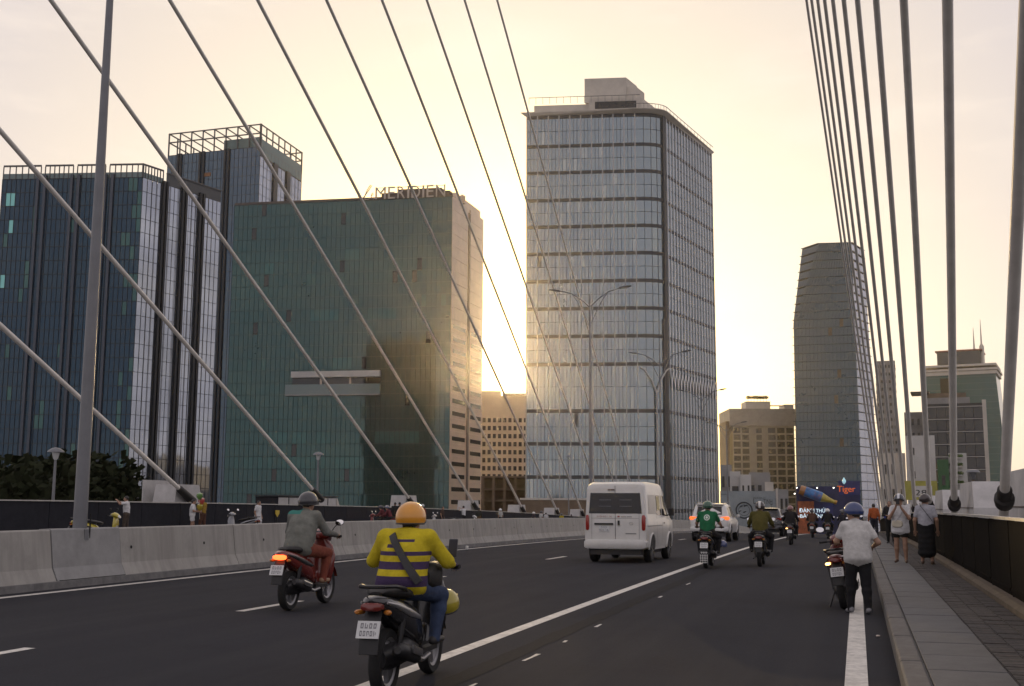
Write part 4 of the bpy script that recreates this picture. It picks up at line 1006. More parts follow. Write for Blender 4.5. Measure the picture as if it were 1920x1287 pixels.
# ---------------------------------------------------------------- billboard with bottle
D = 255; a, b = xy(1494, 905, D), xy(1612, 905, D + 4); z1 = zat(1550, 912, D); t = (b - a).normalized(); T3 = Vector((t.x, t.y, 0)); n_ = Vector((t.y, -t.x)); n_ = n_ if n_.dot(-a) > 0 else -n_
BB = empty('drink_billboard', (a.x, a.y, GROUND), label='dark blue drinks billboard with tilted bottle and white lettering at the tower foot', cat='billboard')
wb(MB().add(*wall_box(a, b, GROUND, z1, n_, -.8, 0)), 'board', pm('billboard navy', (.010, .012, .06), .5, ns=.6, na=.5), BB)
wb(MB().add(*wall_box(a, a.lerp(b, .26), GROUND + 3, zat(1500, 940, D), n_, 0, .06)), 'orange_field', pm('billboard orange', (.30, .075, .02), .5, ns=1.2, na=.6), BB)
wb(MB().add(*wall_box(a.lerp(b, .66), b, zat(1550, 928, D), z1 + 1.2, n_, .0, .08)), 'blue_field', pm('billboard blue', (.016, .02, .11), .5, ns=.8, na=.4), BB)
wb(MB().add(*wall_box(a.lerp(b, .40), a.lerp(b, .56), GROUND + 3, zat(1550, 944, D), n_, .0, .08)), 'blue_field', MATS['billboard blue'], BB)
wht = pm('led lettering', (.5, .6, .65), .5, emit=(.62, .80, .90), es=.62)
def btext(s, x0, x1, ybase, ytop, mat, nm='lettering'):
    p = a.lerp(b, (x0 - 1494) / 118) + n_ * .12; h = zat(1530, ytop, D) - zat(1530, ybase, D)
    text_obj(nm, s, Vector((p.x, p.y, zat(1530, ybase, D))) - worigin(BB), T3, (0, 0, 1), h, (x1 - x0) / F_PX * D, mat, BB, .03)
btext('ĐÁNH', 1496.5, 1524, 961.2, 952, wht); btext('THỨ', 1528, 1545, 961.2, 952, wht)
btext('BẢN', 1498, 1517, 971.5, 962.5, wht); btext('LĨNH', 1522, 1544, 971.5, 962.5, wht)
btext('Tiger', 1569, 1602, 926, 911, pm('orange lettering', (.45, .09, .02), .5, emit=(.9, .18, .03), es=.30))
p = a.lerp(b, (1582 - 1494) / 118) + n_ * .2
wb(MB().lathe([(0, -.7), (.35, -.3), (.42, .1), (.2, .5), (.05, .8)], 'Z', (p.x, p.y, zat(1582, 902, D)), 10), 'drop_emblem', pm('emblem pale blue', (.3, .5, .58), .4, emit=(.4, .7, .8), es=.35), BB)
# bottle: lathe along its own axis, tilted, hung proud of the board
bl = empty('giant_bottle', Vector((0, 0, 0)), label='giant tilted beer bottle model mounted on the dark blue billboard', cat='bottle')
P0, P1 = PT(1499, 918, D - 1.6), PT(1569, 943, D - 1.6); bl.location = P0; ax = (P1 - P0); Lb_ = ax.length; bl.rotation_euler = ax.to_track_quat('Z', 'Y').to_euler()
s_ = Lb_
MB().lathe([(.0, 0), (.115 * s_, .01 * s_), (.13 * s_, .04 * s_), (.13 * s_, .15 * s_)], 'Z', n=18).build('base_glass', pm('amber glass', (.28, .12, .03), .15, coat=.5), bl)
MB().lathe([(.13 * s_, .15 * s_), (.134 * s_, .155 * s_), (.134 * s_, .56 * s_), (.125 * s_, .60 * s_)], 'Z', n=18, cap=False).build('label_wrap', pm('bottle label blue', (.03, .14, .34), .35, ns=.7, na=.6, stain=(.5, (.30, .07, .04), .8)), bl)
MB().lathe([(.125 * s_, .60 * s_), (.10 * s_, .68 * s_), (.065 * s_, .80 * s_), (.05 * s_, .90 * s_), (.048 * s_, .94 * s_)], 'Z', n=18, cap=False).build('neck', pm('bottle neck gold', (.38, .30, .06), .3, ns=1, na=.3), bl)
MB().lathe([(.055 * s_, .94 * s_), (.06 * s_, .95 * s_), (.055 * s_, 1.0 * s_), (.0, 1.0 * s_)], 'Z', n=18).build('cap', pm('cap gold', (.4, .22, .05), .3, .4), bl)
for k_, (px, py) in enumerate(((1494, 915), (1490, 926), (1532, 915), (1563, 915))):
    p = PT(px, py, D - 1); r = empty('spot_lamp', p, label='small lit spotlight on the billboard edge, %s of four from the left' % ordn[k_], cat='spotlight', group='spotlights on the billboard')
    MB().lathe([(.0, -.12), (.13, -.08), (.13, .08), (.0, .12)], 'Z', n=8).build('bulb', pm('lit bulb', (.9, .9, .8), .4, emit=(1, .95, .8), es=3.5), r)
    MB().bar((0, .1, 0), (0, .9, -.2), .06).build('arm', M['mull'], r)

# ---------------------------------------------------------------- dark trees at far left and beyond the right parapet
def tree(cx, cy, z0, h, rx, label, n=9000, leaf=.5, cat='tree', group=None):
    r = empty('leafy_tree', (cx, cy, z0), label=label, cat=cat, group=group)
    mb = MB(); mb.tube([(0, 0, 0), (.15, .1, h * .35), (.1, 0, h * .6)], [.3, .22, .12], 8)
    g = MB(); k_ = 0
    for q in range(11):
        an = random.uniform(0, 2 * PI); rr_ = rx * random.uniform(.15, .75); zz_ = h * random.uniform(.5, .84); c_ = (rr_ * math.cos(an), rr_ * math.sin(an), zz_)
        mb.tube([(.1, 0, h * .35), (c_[0] * .5, c_[1] * .5, (h * .4 + zz_) / 2), c_], [.12, .08, .03], 6)
        leaf_cloud(g, c_, (rx * .5, rx * .5, h * .17), n // 11, leaf)
    mb.build('trunk', M['bark'], r); g.build('crown', M['leaf'], r)
trs = [(10, 838, 78, 6.4), (62, 842, 80, 6.0), (118, 846, 84, 6.0), (168, 866, 86, 4.6), (-45, 836, 76, 6.5)]
for k_, (px, py, D, rx) in enumerate(trs):
    P = PT(px, py, D); tree(P.x, P.y, GROUND, P.z - GROUND, rx, 'dark leafy tree beyond the far railing, %s from the left' % ordn[[1, 2, 3, 4, 0][k_]], group='dark trees beyond the far railing')


# ================================================================== BODIES (signed distance fields meshed with surface nets)
def nets(fun, lo, hi, h):
    lo, hi = np.array(lo, float), np.array(hi, float); n = np.ceil((hi - lo) / h).astype(int) + 1
    ax_ = [lo[k] + h * np.arange(n[k]) for k in range(3)]
    G = np.stack(np.meshgrid(*ax_, indexing='ij'), -1).astype(np.float32); V = fun(G.reshape(-1, 3)).reshape(n)
    ins = V < 0
    cor = [(i, j, k) for i in (0, 1) for j in (0, 1) for k in (0, 1)]; m = n - 1
    sl = lambda A, c: A[c[0]:c[0] + m[0], c[1]:c[1] + m[1], c[2]:c[2] + m[2]]
    cnt = sum(sl(ins, c).astype(np.int8) for c in cor); mask = (cnt > 0) & (cnt < 8)
    idx = -np.ones(m, int); N = mask.sum(); idx[mask] = np.arange(N); ids = np.argwhere(mask)
    pos = np.zeros((N, 3)); cn = np.zeros(N)
    vals = {c: sl(V, c)[mask] for c in cor}
    for a in cor:
        for ax2 in range(3):
            if a[ax2]: continue
            b = list(a); b[ax2] = 1; b = tuple(b); va, vb = vals[a], vals[b]; ch = (va < 0) != (vb < 0)
            t = np.where(ch, va / np.where(ch, va - vb, 1), 0); P = np.tile(np.array(a, float), (N, 1)); P[:, ax2] += t
            pos += P * ch[:, None]; cn += ch
    pos = pos / np.maximum(cn, 1)[:, None]; verts = lo + (ids + pos) * h
    faces = []
    for ax2 in range(3):
        o1, o2 = [(1, 2), (2, 0), (0, 1)][ax2]
        A = ins; s1 = [slice(None)] * 3; s2 = [slice(None)] * 3; s1[ax2] = slice(0, -1); s2[ax2] = slice(1, None)
        ch = A[tuple(s1)] != A[tuple(s2)]; e = np.argwhere(ch)
        ok = (e[:, o1] >= 1) & (e[:, o2] >= 1) & (e[:, o1] < m[o1]) & (e[:, o2] < m[o2]); e = e[ok]
        sgn = A[tuple(s1)][tuple(e.T)]
        q = []
        for d1_, d2_ in ((-1, -1), (0, -1), (0, 0), (-1, 0)):
            f = e.copy(); f[:, o1] += d1_; f[:, o2] += d2_; q.append(idx[tuple(f.T)])
        q = np.stack(q, 1); q[~sgn] = q[~sgn][:, ::-1]; faces.append(q)
    return verts, np.concatenate(faces)
class SDF:
    def __init__(s): s.p = []
    def cap(s, a, b, ra, rb, mat='skin', k=.03): s.p.append(('c', np.array(a, np.float32), np.array(b, np.float32), ra, rb, mat, k)); return s
    def ell(s, c, r, mat='skin', k=.03, R=None): s.p.append(('e', np.array(c, np.float32), np.array(r, np.float32), R, None, mat, k)); return s
    def dist(s, q, P):
        if q[0] == 'c':
            a, b, ra, rb = q[1:5]; ab = b - a; t = np.clip((P - a) @ ab / max(float(ab @ ab), 1e-9), 0, 1)
            return np.linalg.norm(P - a - t[:, None] * ab, axis=1) - (ra + (rb - ra) * t)
        d = P - q[1]
        if q[3] is not None: d = d @ q[3].astype(np.float32)
        k0 = np.linalg.norm(d / q[2], axis=1); k1 = np.linalg.norm(d / (q[2] ** 2), axis=1); return k0 * (k0 - 1) / np.maximum(k1, 1e-6)
    def field(s, P):
        D = None
        for q in s.p:
            d = s.dist(q, P); k = q[6]
            if D is None: D = d; continue
            h = np.maximum(k - np.abs(D - d), 0) / k; D = np.minimum(D, d) - h * h * k * .25
        return D
    def mesh(s, name, h, mats):                          # mats: ordered dict key -> material
        lo, hi = np.full(3, 1e9), np.full(3, -1e9)
        for q in s.p:
            if q[0] == 'c':
                r = max(q[3], q[4])
                for e in (q[1], q[2]): lo = np.minimum(lo, e - r); hi = np.maximum(hi, e + r)
            else: r = q[2].max(); lo = np.minimum(lo, q[1] - r); hi = np.maximum(hi, q[1] + r)
        v, f = nets(s.field, lo - 2.5 * h, hi + 2.5 * h, h)
        cen = v[f].mean(1).astype(np.float32); best = np.full(len(f), 1e9); mi = np.zeros(len(f), int); keys = list(mats)
        for q in s.p:
            d = s.dist(q, cen); w = d < best; best[w] = d[w]; mi[w] = keys.index(q[5]) if q[5] in keys else 0
        me = bpy.data.meshes.new(name); me.from_pydata(v.tolist(), [], f.tolist())
        me.polygons.foreach_set('material_index', mi.tolist()); me.polygons.foreach_set('use_smooth', [True] * len(f))
        for k in keys: me.materials.append(mats[k])
        me.update(); return me

def cloth(name, col, na=.22): return pm('cloth ' + name, col, .88, ns=9, na=na, bump=.9, bs=10, spec=.2)
SK = pm('skin tan', (.30, .175, .115), .55, ns=6, na=.12)
HAIR = pm('hair black', (.012, .010, .009), .5, ns=30, na=.4)
SHOE = pm('shoe dark', (.03, .028, .028), .6)
EYE = pm('eye dark', (.015, .012, .01), .2)
def helmet(parent, c, yaw, col, stripe=None, peak=True, pitch=0, s=1.0, visor=None):
    if stripe:
        key = 'helmet striped %s' % (col,); m = pm(key, col, .25, coat=.6); 
        if 'striped_done' not in m:
            n = m.node_tree; t = n.nodes.new('ShaderNodeTexCoord'); sx = n.nodes.new('ShaderNodeSeparateXYZ'); ab = n.nodes.new('ShaderNodeMath'); ab.operation = 'ABSOLUTE'
            lt_ = n.nodes.new('ShaderNodeMath'); lt_.operation = 'LESS_THAN'; lt_.inputs[1].default_value = .028; mx = n.nodes.new('ShaderNodeMix'); mx.data_type = 'RGBA'
            mx.inputs[6].default_value = (*col, 1); mx.inputs[7].default_value = (*stripe, 1); b = n.nodes['Principled BSDF']
            n.links.new(t.outputs['Object'], sx.inputs[0]); n.links.new(sx.outputs[0], ab.inputs[0]); n.links.new(ab.outputs[0], lt_.inputs[0]); n.links.new(lt_.outputs[0], mx.inputs[0]); n.links.new(mx.outputs[2], b.inputs['Base Color']); m['striped_done'] = 1
    else: m = pm('helmet %s' % (col,), col, .28, coat=.6, ns=8, na=.1)
    mb = MB(); rr = []; nu, nv = 24, 11
    for i in range(nv + 1):
        th = math.radians(112) * i / nv; ring = []
        for j in range(nu):
            a = 2 * PI * j / nu; front = math.sin(a)
            t2 = th * (1 - .20 * max(front, 0) * (i / nv)) ; r = math.sin(max(t2, .02)); z = math.cos(t2)
            ring.append((.128 * s * r * math.cos(a), .152 * s * r * math.sin(a), .135 * s * z))
        rr.append(ring)
    mb.rings(rr, True, 0, True)
    o = mb.build('helmet', m, parent, c, (pitch, 0, yaw))
    rim = MB(); rim.tube([Vector(p) * 1.0 for p in rr[-1]] + [rr[-1][0]], .008 * s, 6); rim.build('rim', pm('helmet rim', (.02, .02, .02), .5), o)
    if peak:
        pk = MB(); w = .085 * s; pk.add([(-w, .135 * s, .03 * s), (w, .135 * s, .03 * s), (w * .75, .205 * s, .012 * s), (-w * .75, .205 * s, .012 * s), (-w, .135 * s, .020 * s), (w, .135 * s, .020 * s), (w * .75, .205 * s, .004 * s), (-w * .75, .205 * s, .004 * s)],
            [(0, 1, 2, 3), (7, 6, 5, 4), (0, 4, 5, 1), (1, 5, 6, 2), (2, 6, 7, 3), (3, 7, 4, 0)]); pk.build('peak', visor or m, o)
    return o
V3 = lambda *a: np.array(a, float)
def person(name_parent, J, mats, h=.02, sleeves='long', legs='long', hair='short', hands=True, skirt=None, bulk=1.0, s=1.0, loose=.0, hem=None):
    """J: joints in local coordinates (x right, y forward, z up). One continuous body mesh."""
    S_ = SDF(); g = lambda k: V3(*J[k])
    pel, che, nek, hd = g('pelvis'), g('chest'), g('neck'), g('head')
    sl_, sr = g('shl'), g('shr'); rt = sr - sl_; rt /= np.linalg.norm(rt); up = nek - pel; up /= np.linalg.norm(up); fw = np.cross(up, rt); fw /= np.linalg.norm(fw)
    R = np.stack([rt, fw, up], 1)
    b = bulk
    S_.ell(pel, (.165 * b, .125 * b, .12), 'bottom', .06, R)
    S_.cap(pel + up * .05, che - up * .06, .125 * b + loose, .135 * b + loose * .6, 'top', .06)
    S_.ell((pel + che) / 2, (.155 * b + loose, .115 * b + loose, .17), 'top', .06, R)
    S_.ell(che, (.185 * b, .125 * b, .19), 'top', .06, R)
    S_.cap(sl_, sr, .062 * b, .062 * b, 'top', .07)
    S_.cap(che + up * .12, nek, .075, .055, 'top', .05)
    S_.cap(nek - up * .01, hd - V3(0, 0, .05), .052, .055, 'skin', .03)
    hy = J.get('look', 0.0); c_, s_ = math.cos(hy), math.sin(hy); hp = J.get('nod', 0.0)
    hr = V3(c_, s_, 0); hf0 = V3(-s_, c_, 0); hf = hf0 * math.cos(hp) + V3(0, 0, math.sin(hp)); hu = np.cross(hr, hf); HR = np.stack([hr, hf, hu], 1)
    S_.ell(hd, (.074, .092, .108), 'skin', .03, HR); S_.ell(hd + hf * .035 - hu * .055, (.052, .06, .055), 'skin', .03, HR)
    S_.cap(hd + hf * .088 + hu * .012, hd + hf * .108 - hu * .022, .010, .015, 'skin', .015)
    S_.cap(hd + hf * .09 - hu * .055 - hr * .018, hd + hf * .09 - hu * .055 + hr * .018, .010, .010, 'lip', .006)
    for e in (-1, 1):
        S_.ell(hd + hr * e * .076 - hf * .005 - hu * .005, (.012, .022, .032), 'skin', .012, HR)
        S_.ell(hd + hr * e * .030 + hf * .083 + hu * .018, (.013, .008, .007), 'eye', .004, HR)
    if hair: S_.ell(hd - hf * .016 + hu * .022, (.082, .094, .098), 'hair', .015, HR)
    if hair == 'long': S_.cap(hd - hf * .06, hd - hf * .085 - hu * .25, .065, .05, 'hair', .03)
    for sd in 'lr':
        sh, el, wr = g('sh' + sd), g('el' + sd), g('wr' + sd)
        ut, ft = 'top', ('sleeve' if sleeves == 'long' else 'skin'); sm = 'sleeve'
        th_ = .012 if sleeves == 'long' else 0
        if sleeves == 'short':
            m_ = sh + (el - sh) * .62; S_.cap(sh, m_, .062, .060, sm, .03); S_.cap(m_, el, .043, .040, 'skin', .015)
        elif sleeves == 'long': S_.cap(sh, el, .062 * b, .052 * b, sm, .04)
        else: S_.cap(sh, el, .048, .042, 'skin', .03)
        S_.cap(el, wr, .042 + th_, .028 + th_ * .7, ft, .025)
        d = wr - el; d /= np.linalg.norm(d); hm_ = 'hand' if 'hand' in mats else 'skin'
        hd_ = J.get('hand' + sd); dd = d if hd_ is None else V3(*hd_) / np.linalg.norm(hd_)
        pc = wr + dd * .055; sx = np.cross(dd, V3(0, 0, 1)); sx = sx / (np.linalg.norm(sx) + 1e-6); nrm = np.cross(sx, dd)
        PR = np.stack([sx, dd, nrm], 1)
        S_.ell(pc, (.042, .055, .020), hm_, .015, PR)
        if hands:
            crl = J.get('curl', .9)
            for q in range(4):
                off = (-.03 + .02 * q); base_ = pc + dd * .045 + sx * off; ln = (.034, .040, .038, .030)[q]
                k1 = base_ + dd * ln * math.cos(crl * .5) - nrm * ln * math.sin(crl * .5); k2 = k1 + dd * ln * .8 * math.cos(crl * 1.6) - nrm * ln * .8 * math.sin(crl * 1.6)
                S_.cap(base_, k1, .0095, .009, hm_, .006); S_.cap(k1, k2, .009, .0075, hm_, .005)
            ts = sx * (.038 if sd == 'l' else -.038); tb = pc - dd * .012 + ts
            S_.cap(tb, tb + dd * .035 + ts * .5 - nrm * .012, .011, .0085, hm_, .008)
        else: S_.ell(pc + dd * .06 - nrm * .015, (.036, .045, .024), hm_, .02, PR)
    for sd in 'lr':
        hp_, kn, an, toe = g('hip' + sd), g('kn' + sd), g('an' + sd), g('toe' + sd)
        lm = 'bottom'; ex = .014 if legs == 'long' else 0
        if legs == 'shorts':
            m_ = hp_ + (kn - hp_) * .45; S_.cap(hp_, m_, .098 * b, .092 * b, 'bottom', .05); S_.cap(m_, kn, .070, .052, 'skin', .02); lm2 = 'skin'
        else: S_.cap(hp_, kn, .090 * b + ex * .5, .062 + ex, 'bottom', .05); lm2 = 'bottom' if legs == 'long' else 'skin'
        md = kn + (an - kn) * .32
        S_.cap(kn, md, .052 + ex, .055 + ex, lm2, .03); S_.cap(md, an, .053 + ex, .036 + ex, lm2, .03)
        d = toe - an; d /= np.linalg.norm(d)
        S_.cap(an - d * .045 - V3(0, 0, .035), toe, .036, .030, 'shoe', .02); S_.ell(an - V3(0, 0, .02), (.036, .045, .04), 'shoe' if legs == 'long' else 'skin', .02)
    if hem:                                              # loose shirt hanging over the hips
        for q in range(6):
            f_ = q / 5; P_ = (che - up * .05) * (1 - f_) + (pel - up * hem[0]) * f_
            S_.ell(P_, (hem[1] + (hem[2] - hem[1]) * f_, (hem[1] + (hem[2] - hem[1]) * f_) * .76, .085), 'top', .05, R)
    if skirt:
        top_, hem, r0_, r1_ = skirt
        for q in range(6):
            f0, f1 = q / 6, (q + 1) / 6; A = V3(*top_) * (1 - f0) + V3(*hem) * f0; B = V3(*top_) * (1 - f1) + V3(*hem) * f1
            S_.ell((A + B) / 2, ((r0_ + (r1_ - r0_) * (f0 + f1) / 2), (r0_ + (r1_ - r0_) * (f0 + f1) / 2) * .82, np.linalg.norm(B - A) * .95), 'bottom', .05)
    full = dict(top=mats['top']); full.update(sleeve=mats.get('sleeve', mats['top']), bottom=mats['bottom'], skin=mats.get('skin', SK), hand=mats.get('hand', mats.get('skin', SK)), hair=mats.get('hair', HAIR), shoe=mats.get('shoe', SHOE), eye=EYE, lip=pm('lips', (.28, .12, .09), .5))
    me = S_.mesh('body', h, full)
    return link('body', me, None, name_parent)
def standing(h=1.66, lean=0, arms='down', stride=.06, look=0, nod=0):
    k = h / 1.70; z = lambda v: v * k
    J = dict(pelvis=(0, 0, z(.93)), chest=(0, .01 + lean * .5, z(1.27)), neck=(0, .01 + lean, z(1.45)), head=(0, .035 + lean * 1.15, z(1.58)), look=look, nod=nod,
             shl=(-.175 * k, 0 + lean * .8, z(1.39)), shr=(.175 * k, 0 + lean * .8, z(1.39)), hipl=(-.09, 0, z(.90)), hipr=(.09, 0, z(.90)),
             knl=(-.10, .03 + stride * .5, z(.48)), knr=(.10, .03 - stride * .5, z(.48)), anl=(-.11, stride, z(.085)), anr=(.11, -stride, z(.085)),
             toel=(-.13, stride + .15, z(.035)), toer=(.13, -stride + .15, z(.035)), curl=.6)
    A = dict(down=dict(ell=(-.24, -.03, z(1.10)), elr=(.24, -.03, z(1.10)), wrl=(-.25, .06, z(.86)), wrr=(.25, .06, z(.86))),
             phone=dict(ell=(-.23, .16, z(1.13)), elr=(.23, .16, z(1.13)), wrl=(-.065, .25, z(1.40)), wrr=(.065, .25, z(1.40)), handl=(.3, .1, 1), handr=(-.3, .1, 1)),
             up=dict(ell=(-.30, .20, z(1.36)), elr=(.26, .22, z(1.34)), wrl=(-.14, .36, z(1.50)), wrr=(.10, .38, z(1.50))),
             lean_rail=dict(ell=(-.25, .2, z(1.18)), elr=(.25, .2, z(1.18)), wrl=(-.18, .42, z(1.22)), wrr=(.18, .42, z(1.22))),
             hold=dict(ell=(-.25, .06, z(1.12)), elr=(.25, .06, z(1.12)), wrl=(-.10, .28, z(1.08)), wrr=(.10, .28, z(1.12))))[arms]
    J.update(A); return J

# ================================================================== SCOOTERS
def paint(name, col, rough=.25): return pm('gloss ' + name, col, rough, coat=.7, ns=4, na=.08)
BLK = pm('black plastic', (.014, .014, .015), .5, ns=12, na=.2); RUB = pm('tyre rubber', (.012, .012, .012), .85, ns=30, na=.2); CHR = pm('chrome', (.6, .6, .6), .18, 1.0)
ALU = pm('dull alloy', (.28, .28, .29), .4, .8); SEATM = pm('seat vinyl', (.013, .012, .012), .6, ns=20, na=.2)
PLATE = pm('plate white', (.62, .63, .62), .5, ns=6, na=.1); PTXT = pm('plate ink', (.20, .20, .21), .6); MIR = pm('mirror glass', (.75, .75, .75), .03, 1.0)
TAIL_OFF = pm('tail lamp dark', (.16, .02, .015), .2, coat=.5); TAIL_ON = pm('tail lamp lit', (.6, .05, .02), .3, emit=(1, .10, .02), es=3.2); AMB = pm('amber lamp', (.45, .16, .02), .25); AMB_ON = pm('amber lamp lit', (.8, .4, .1), .3, emit=(1, .55, .16), es=4)
def wheel(parent, c, R=.275, w=.052, name='wheel'):
    pr = [(R - .075, -w * .8), (R - .02, -w), (R - .004, -w * .55), (R, 0), (R - .004, w * .55), (R - .02, w), (R - .075, w * .8)]
    t = MB().lathe(pr, 'X', n=28, cap=False).build('tyre', RUB, parent, c)
    r = MB(); r.lathe([(R - .07, -w * .75), (R - .10, -w * .5), (R - .10, w * .5), (R - .07, w * .75)], 'X', n=24, cap=False)
    r.lathe([(.05, -w * .7), (.05, w * .7)], 'X', n=12)
    for k in range(5):
        a = 2 * PI * k / 5; r.bar((0, .04 * math.cos(a), .04 * math.sin(a)), (0, (R - .09) * math.cos(a), (R - .09) * math.sin(a)), .035, .03)
    r.build('rim', ALU, t)
    return t
def plate_obj(parent, c, rot, w=.19, h=.14):
    mb = MB().box((-w / 2, -.004, -h / 2), (w / 2, .004, h / 2)); o = mb.build('plate', PLATE, parent, c, rot)
    g = MB(); rs = random.Random(hash(tuple(round(v, 2) for v in c)) % 1000)
    for row, (zc, nn) in enumerate(((h * .22, 4), (-h * .22, 5))):
        for k in range(nn):
            x = -w * .38 + w * .76 * (k + .5) / nn; ww, hh_ = w * .76 / nn * .32, h * .15
            g.box((x - ww, -.0065, zc - hh_), (x - ww * .45, -.0045, zc + hh_)); 
            if rs.random() < .6: g.box((x - ww * .44, -.0065, zc + hh_ * .55), (x + ww, -.0045, zc + hh_))
            if rs.random() < .6: g.box((x - ww * .44, -.0065, zc - hh_), (x + ww, -.0045, zc - hh_ * .55))
            g.box((x + ww * .5, -.0065, zc - hh_ * .54), (x + ww, -.0045, zc + hh_ * .5))
    g.build('plate_characters', PTXT, o); return o
def scooter(root, body, accent, tail_on=False, rail=True, mirrors=True, steer=0.0, stand=False, checker=False, ind=None):
    R_ = root
    wheel(R_, (0, -.62, .275), name='rear'); 
    T = MB().loft([(-.98, .80, .02, .015, -.2, 2), (-.94, .78, .085, .055, -.2, 2.6), (-.82, .745, .125, .085, -.15, 2.8), (-.6, .68, .15, .12, -.1, 2.8), (-.35, .60, .165, .15, 0, 2.8), (-.12, .52, .16, .17, .1, 2.8), (.02, .44, .135, .14, .2, 2.6), (.06, .40, .10, .10, .2, 2.4)]).build('tail_cover', body, R_)
    for s in (-1, 1): MB().loft([(-.90, .775, .008, .012, 0, 2, s * .112), (-.72, .735, .012, .022, 0, 2, s * .142), (-.45, .66, .012, .035, 0, 2, s * .163), (-.2, .60, .01, .02, 0, 2, s * .168)], 8).build('side_trim', accent, T)
    MB().loft([(-.86, .845, .05, .012, 0, 2), (-.80, .85, .10, .035, 0, 2.4), (-.55, .835, .135, .045, 0, 2.6), (-.25, .80, .145, .05, 0, 2.6), (-.02, .765, .12, .045, 0, 2.4), (.08, .74, .07, .03, 0, 2)]).build('seat', SEATM, R_)
    MB().box((-.15, -.03, .27), (.15, .40, .335), bev=.02).build('footboard', BLK, R_)
    MB().loft([(-.74, .30, .05, .07, 0, 2.4), (-.62, .31, .115, .10, 0, 2.6), (-.3, .34, .13, .12, 0, 2.6), (-.02, .31, .11, .09, 0, 2.4)]).build('engine', pm('engine grey', (.05, .05, .052), .5, .5), R_)
    sh = MB(); rr = []
    for z, y, hw, hd in ((.26, .44, .10, .03), (.34, .45, .17, .05), (.52, .47, .205, .06), (.72, .49, .215, .065), (.86, .49, .17, .06), (.95, .47, .10, .05)):
        rr.append([(hw * math.copysign(abs(math.cos(a)) ** .7, math.cos(a)), y + hd * math.sin(a) + .25 * abs(math.cos(a)) * hd, z) for a in [2 * PI * k / 18 for k in range(18)]])
    sh.rings(rr, True, 0, True).build('leg_shield', body, R_)
    # steering group
    cs, sn = math.cos(steer), math.sin(steer)
    def st(p): x, y, z = p; y0 = y - .52; return (x * cs - y0 * sn, .52 + x * sn + y0 * cs, z)
    w = wheel(R_, st((0, .66, .275))); w.rotation_euler.z = steer
    fd = MB(); rr = []
    for k in range(9):
        a = math.radians(20 + 150 * k / 8); rr.append([st((.075 * math.cos(b) , .66 + (.305 + .03 * max(math.sin(b), 0)) * math.cos(a), .275 + (.305 + .03 * max(math.sin(b), 0)) * math.sin(a))) for b in [2 * PI * q / 10 for q in range(10)]])
    fd.rings(rr, True, 0, True).build('front_fender', body, R_)
    for s in (-1, 1): MB().tube([st((s * .075, .66, .275)), st((s * .06, .52, .72))], .022, 8).build('fork_leg', ALU, R_)
    hc = MB().loft([(.33, 1.0, .05, .03, 0, 2), (.38, 1.01, .15, .055, .2, 2.6), (.48, 1.02, .16, .085, .2, 2.6), (.58, .98, .12, .085, .3, 2.4), (.64, .95, .05, .04, .3, 2)]); hc.v = [st(p) for p in hc.v]; hc.build('handlebar_cover', body, R_)
    hl = MB().loft([(.60, .965, .10, .06, .3, 2.2), (.635, .955, .085, .05, .3, 2.2), (.65, .95, .03, .02, .3, 2)], 14); hl.v = [st(p) for p in hl.v]; hl.build('headlight', pm('headlight glass', (.6, .6, .58), .1, coat=.5), R_)
    MB().box((-.07, .36, 1.05), (.07, .40, 1.075)).build('instrument', pm('dial glass', (.2, .22, .24), .1), R_) if not steer else None
    MB().tube([st((-.36, .34, 1.0)), st((-.2, .40, 1.0)), st((.2, .40, 1.0)), st((.36, .34, 1.0))], .013, 8).build('handlebar', BLK, R_)
    for s in (-1, 1):
        MB().tube([st((s * .24, .385, 1.0)), st((s * .37, .336, 1.0))], .019, 10).build('grip', RUB, R_)
        MB().tube([st((s * .18, .44, 1.0)), st((s * .34, .405, .985))], .008, 6).build('brake_lever', ALU, R_)
        if mirrors:
            MB().tube([st((s * .16, .42, 1.03)), st((s * .22, .44, 1.13)), st((s * .29, .42, 1.19))], .007, 6).build('mirror_stem', BLK, R_)
            m = MB(); m.lathe([(.0, .03), (.045, .025), (.062, .008), (.06, 0)], 'Y', n=16); mo = m.build('mirror', BLK, R_, st((s * .31, .41, 1.20)), (math.radians(-24), 0, steer)); mo.scale = (1.15, 1, .8)
            MB().lathe([(.056, -.002), (.0, -.003)], 'Y', n=16).build('mirror_glass', MIR, mo)
        a_ = AMB_ON if ind == s else AMB
        MB().loft([(-.955, .70, .012, .012, 0, 2, s * .13), (-.93, .70, .035, .022, 0, 2, s * .125), (-.88, .70, .03, .02, 0, 2, s * .11)], 10).build('indicator', a_, R_)
        MB().tube([(s * .10, -.60, .30), (s * .13, -.55, .62)], .028, 8).build('rear_shock', BLK, R_)
    tl = MB().loft([(-1.0, .745, .05, .02, 0, 2.4), (-.985, .745, .088, .034, 0, 2.8), (-.93, .745, .095, .04, 0, 2.8)], 14).build('tail_light', TAIL_ON if tail_on else TAIL_OFF, R_)
    MB().loft([(-.90, .70, .07, .02, .3, 3), (-.965, .63, .075, .015, .9, 3), (-1.005, .52, .085, .012, 1.1, 3), (-1.03, .38, .08, .01, 1.2, 3)], 12).build('rear_mudguard', BLK, R_)
    plate_obj(R_, (0, -1.035, .575), (math.radians(-22), 0, 0))
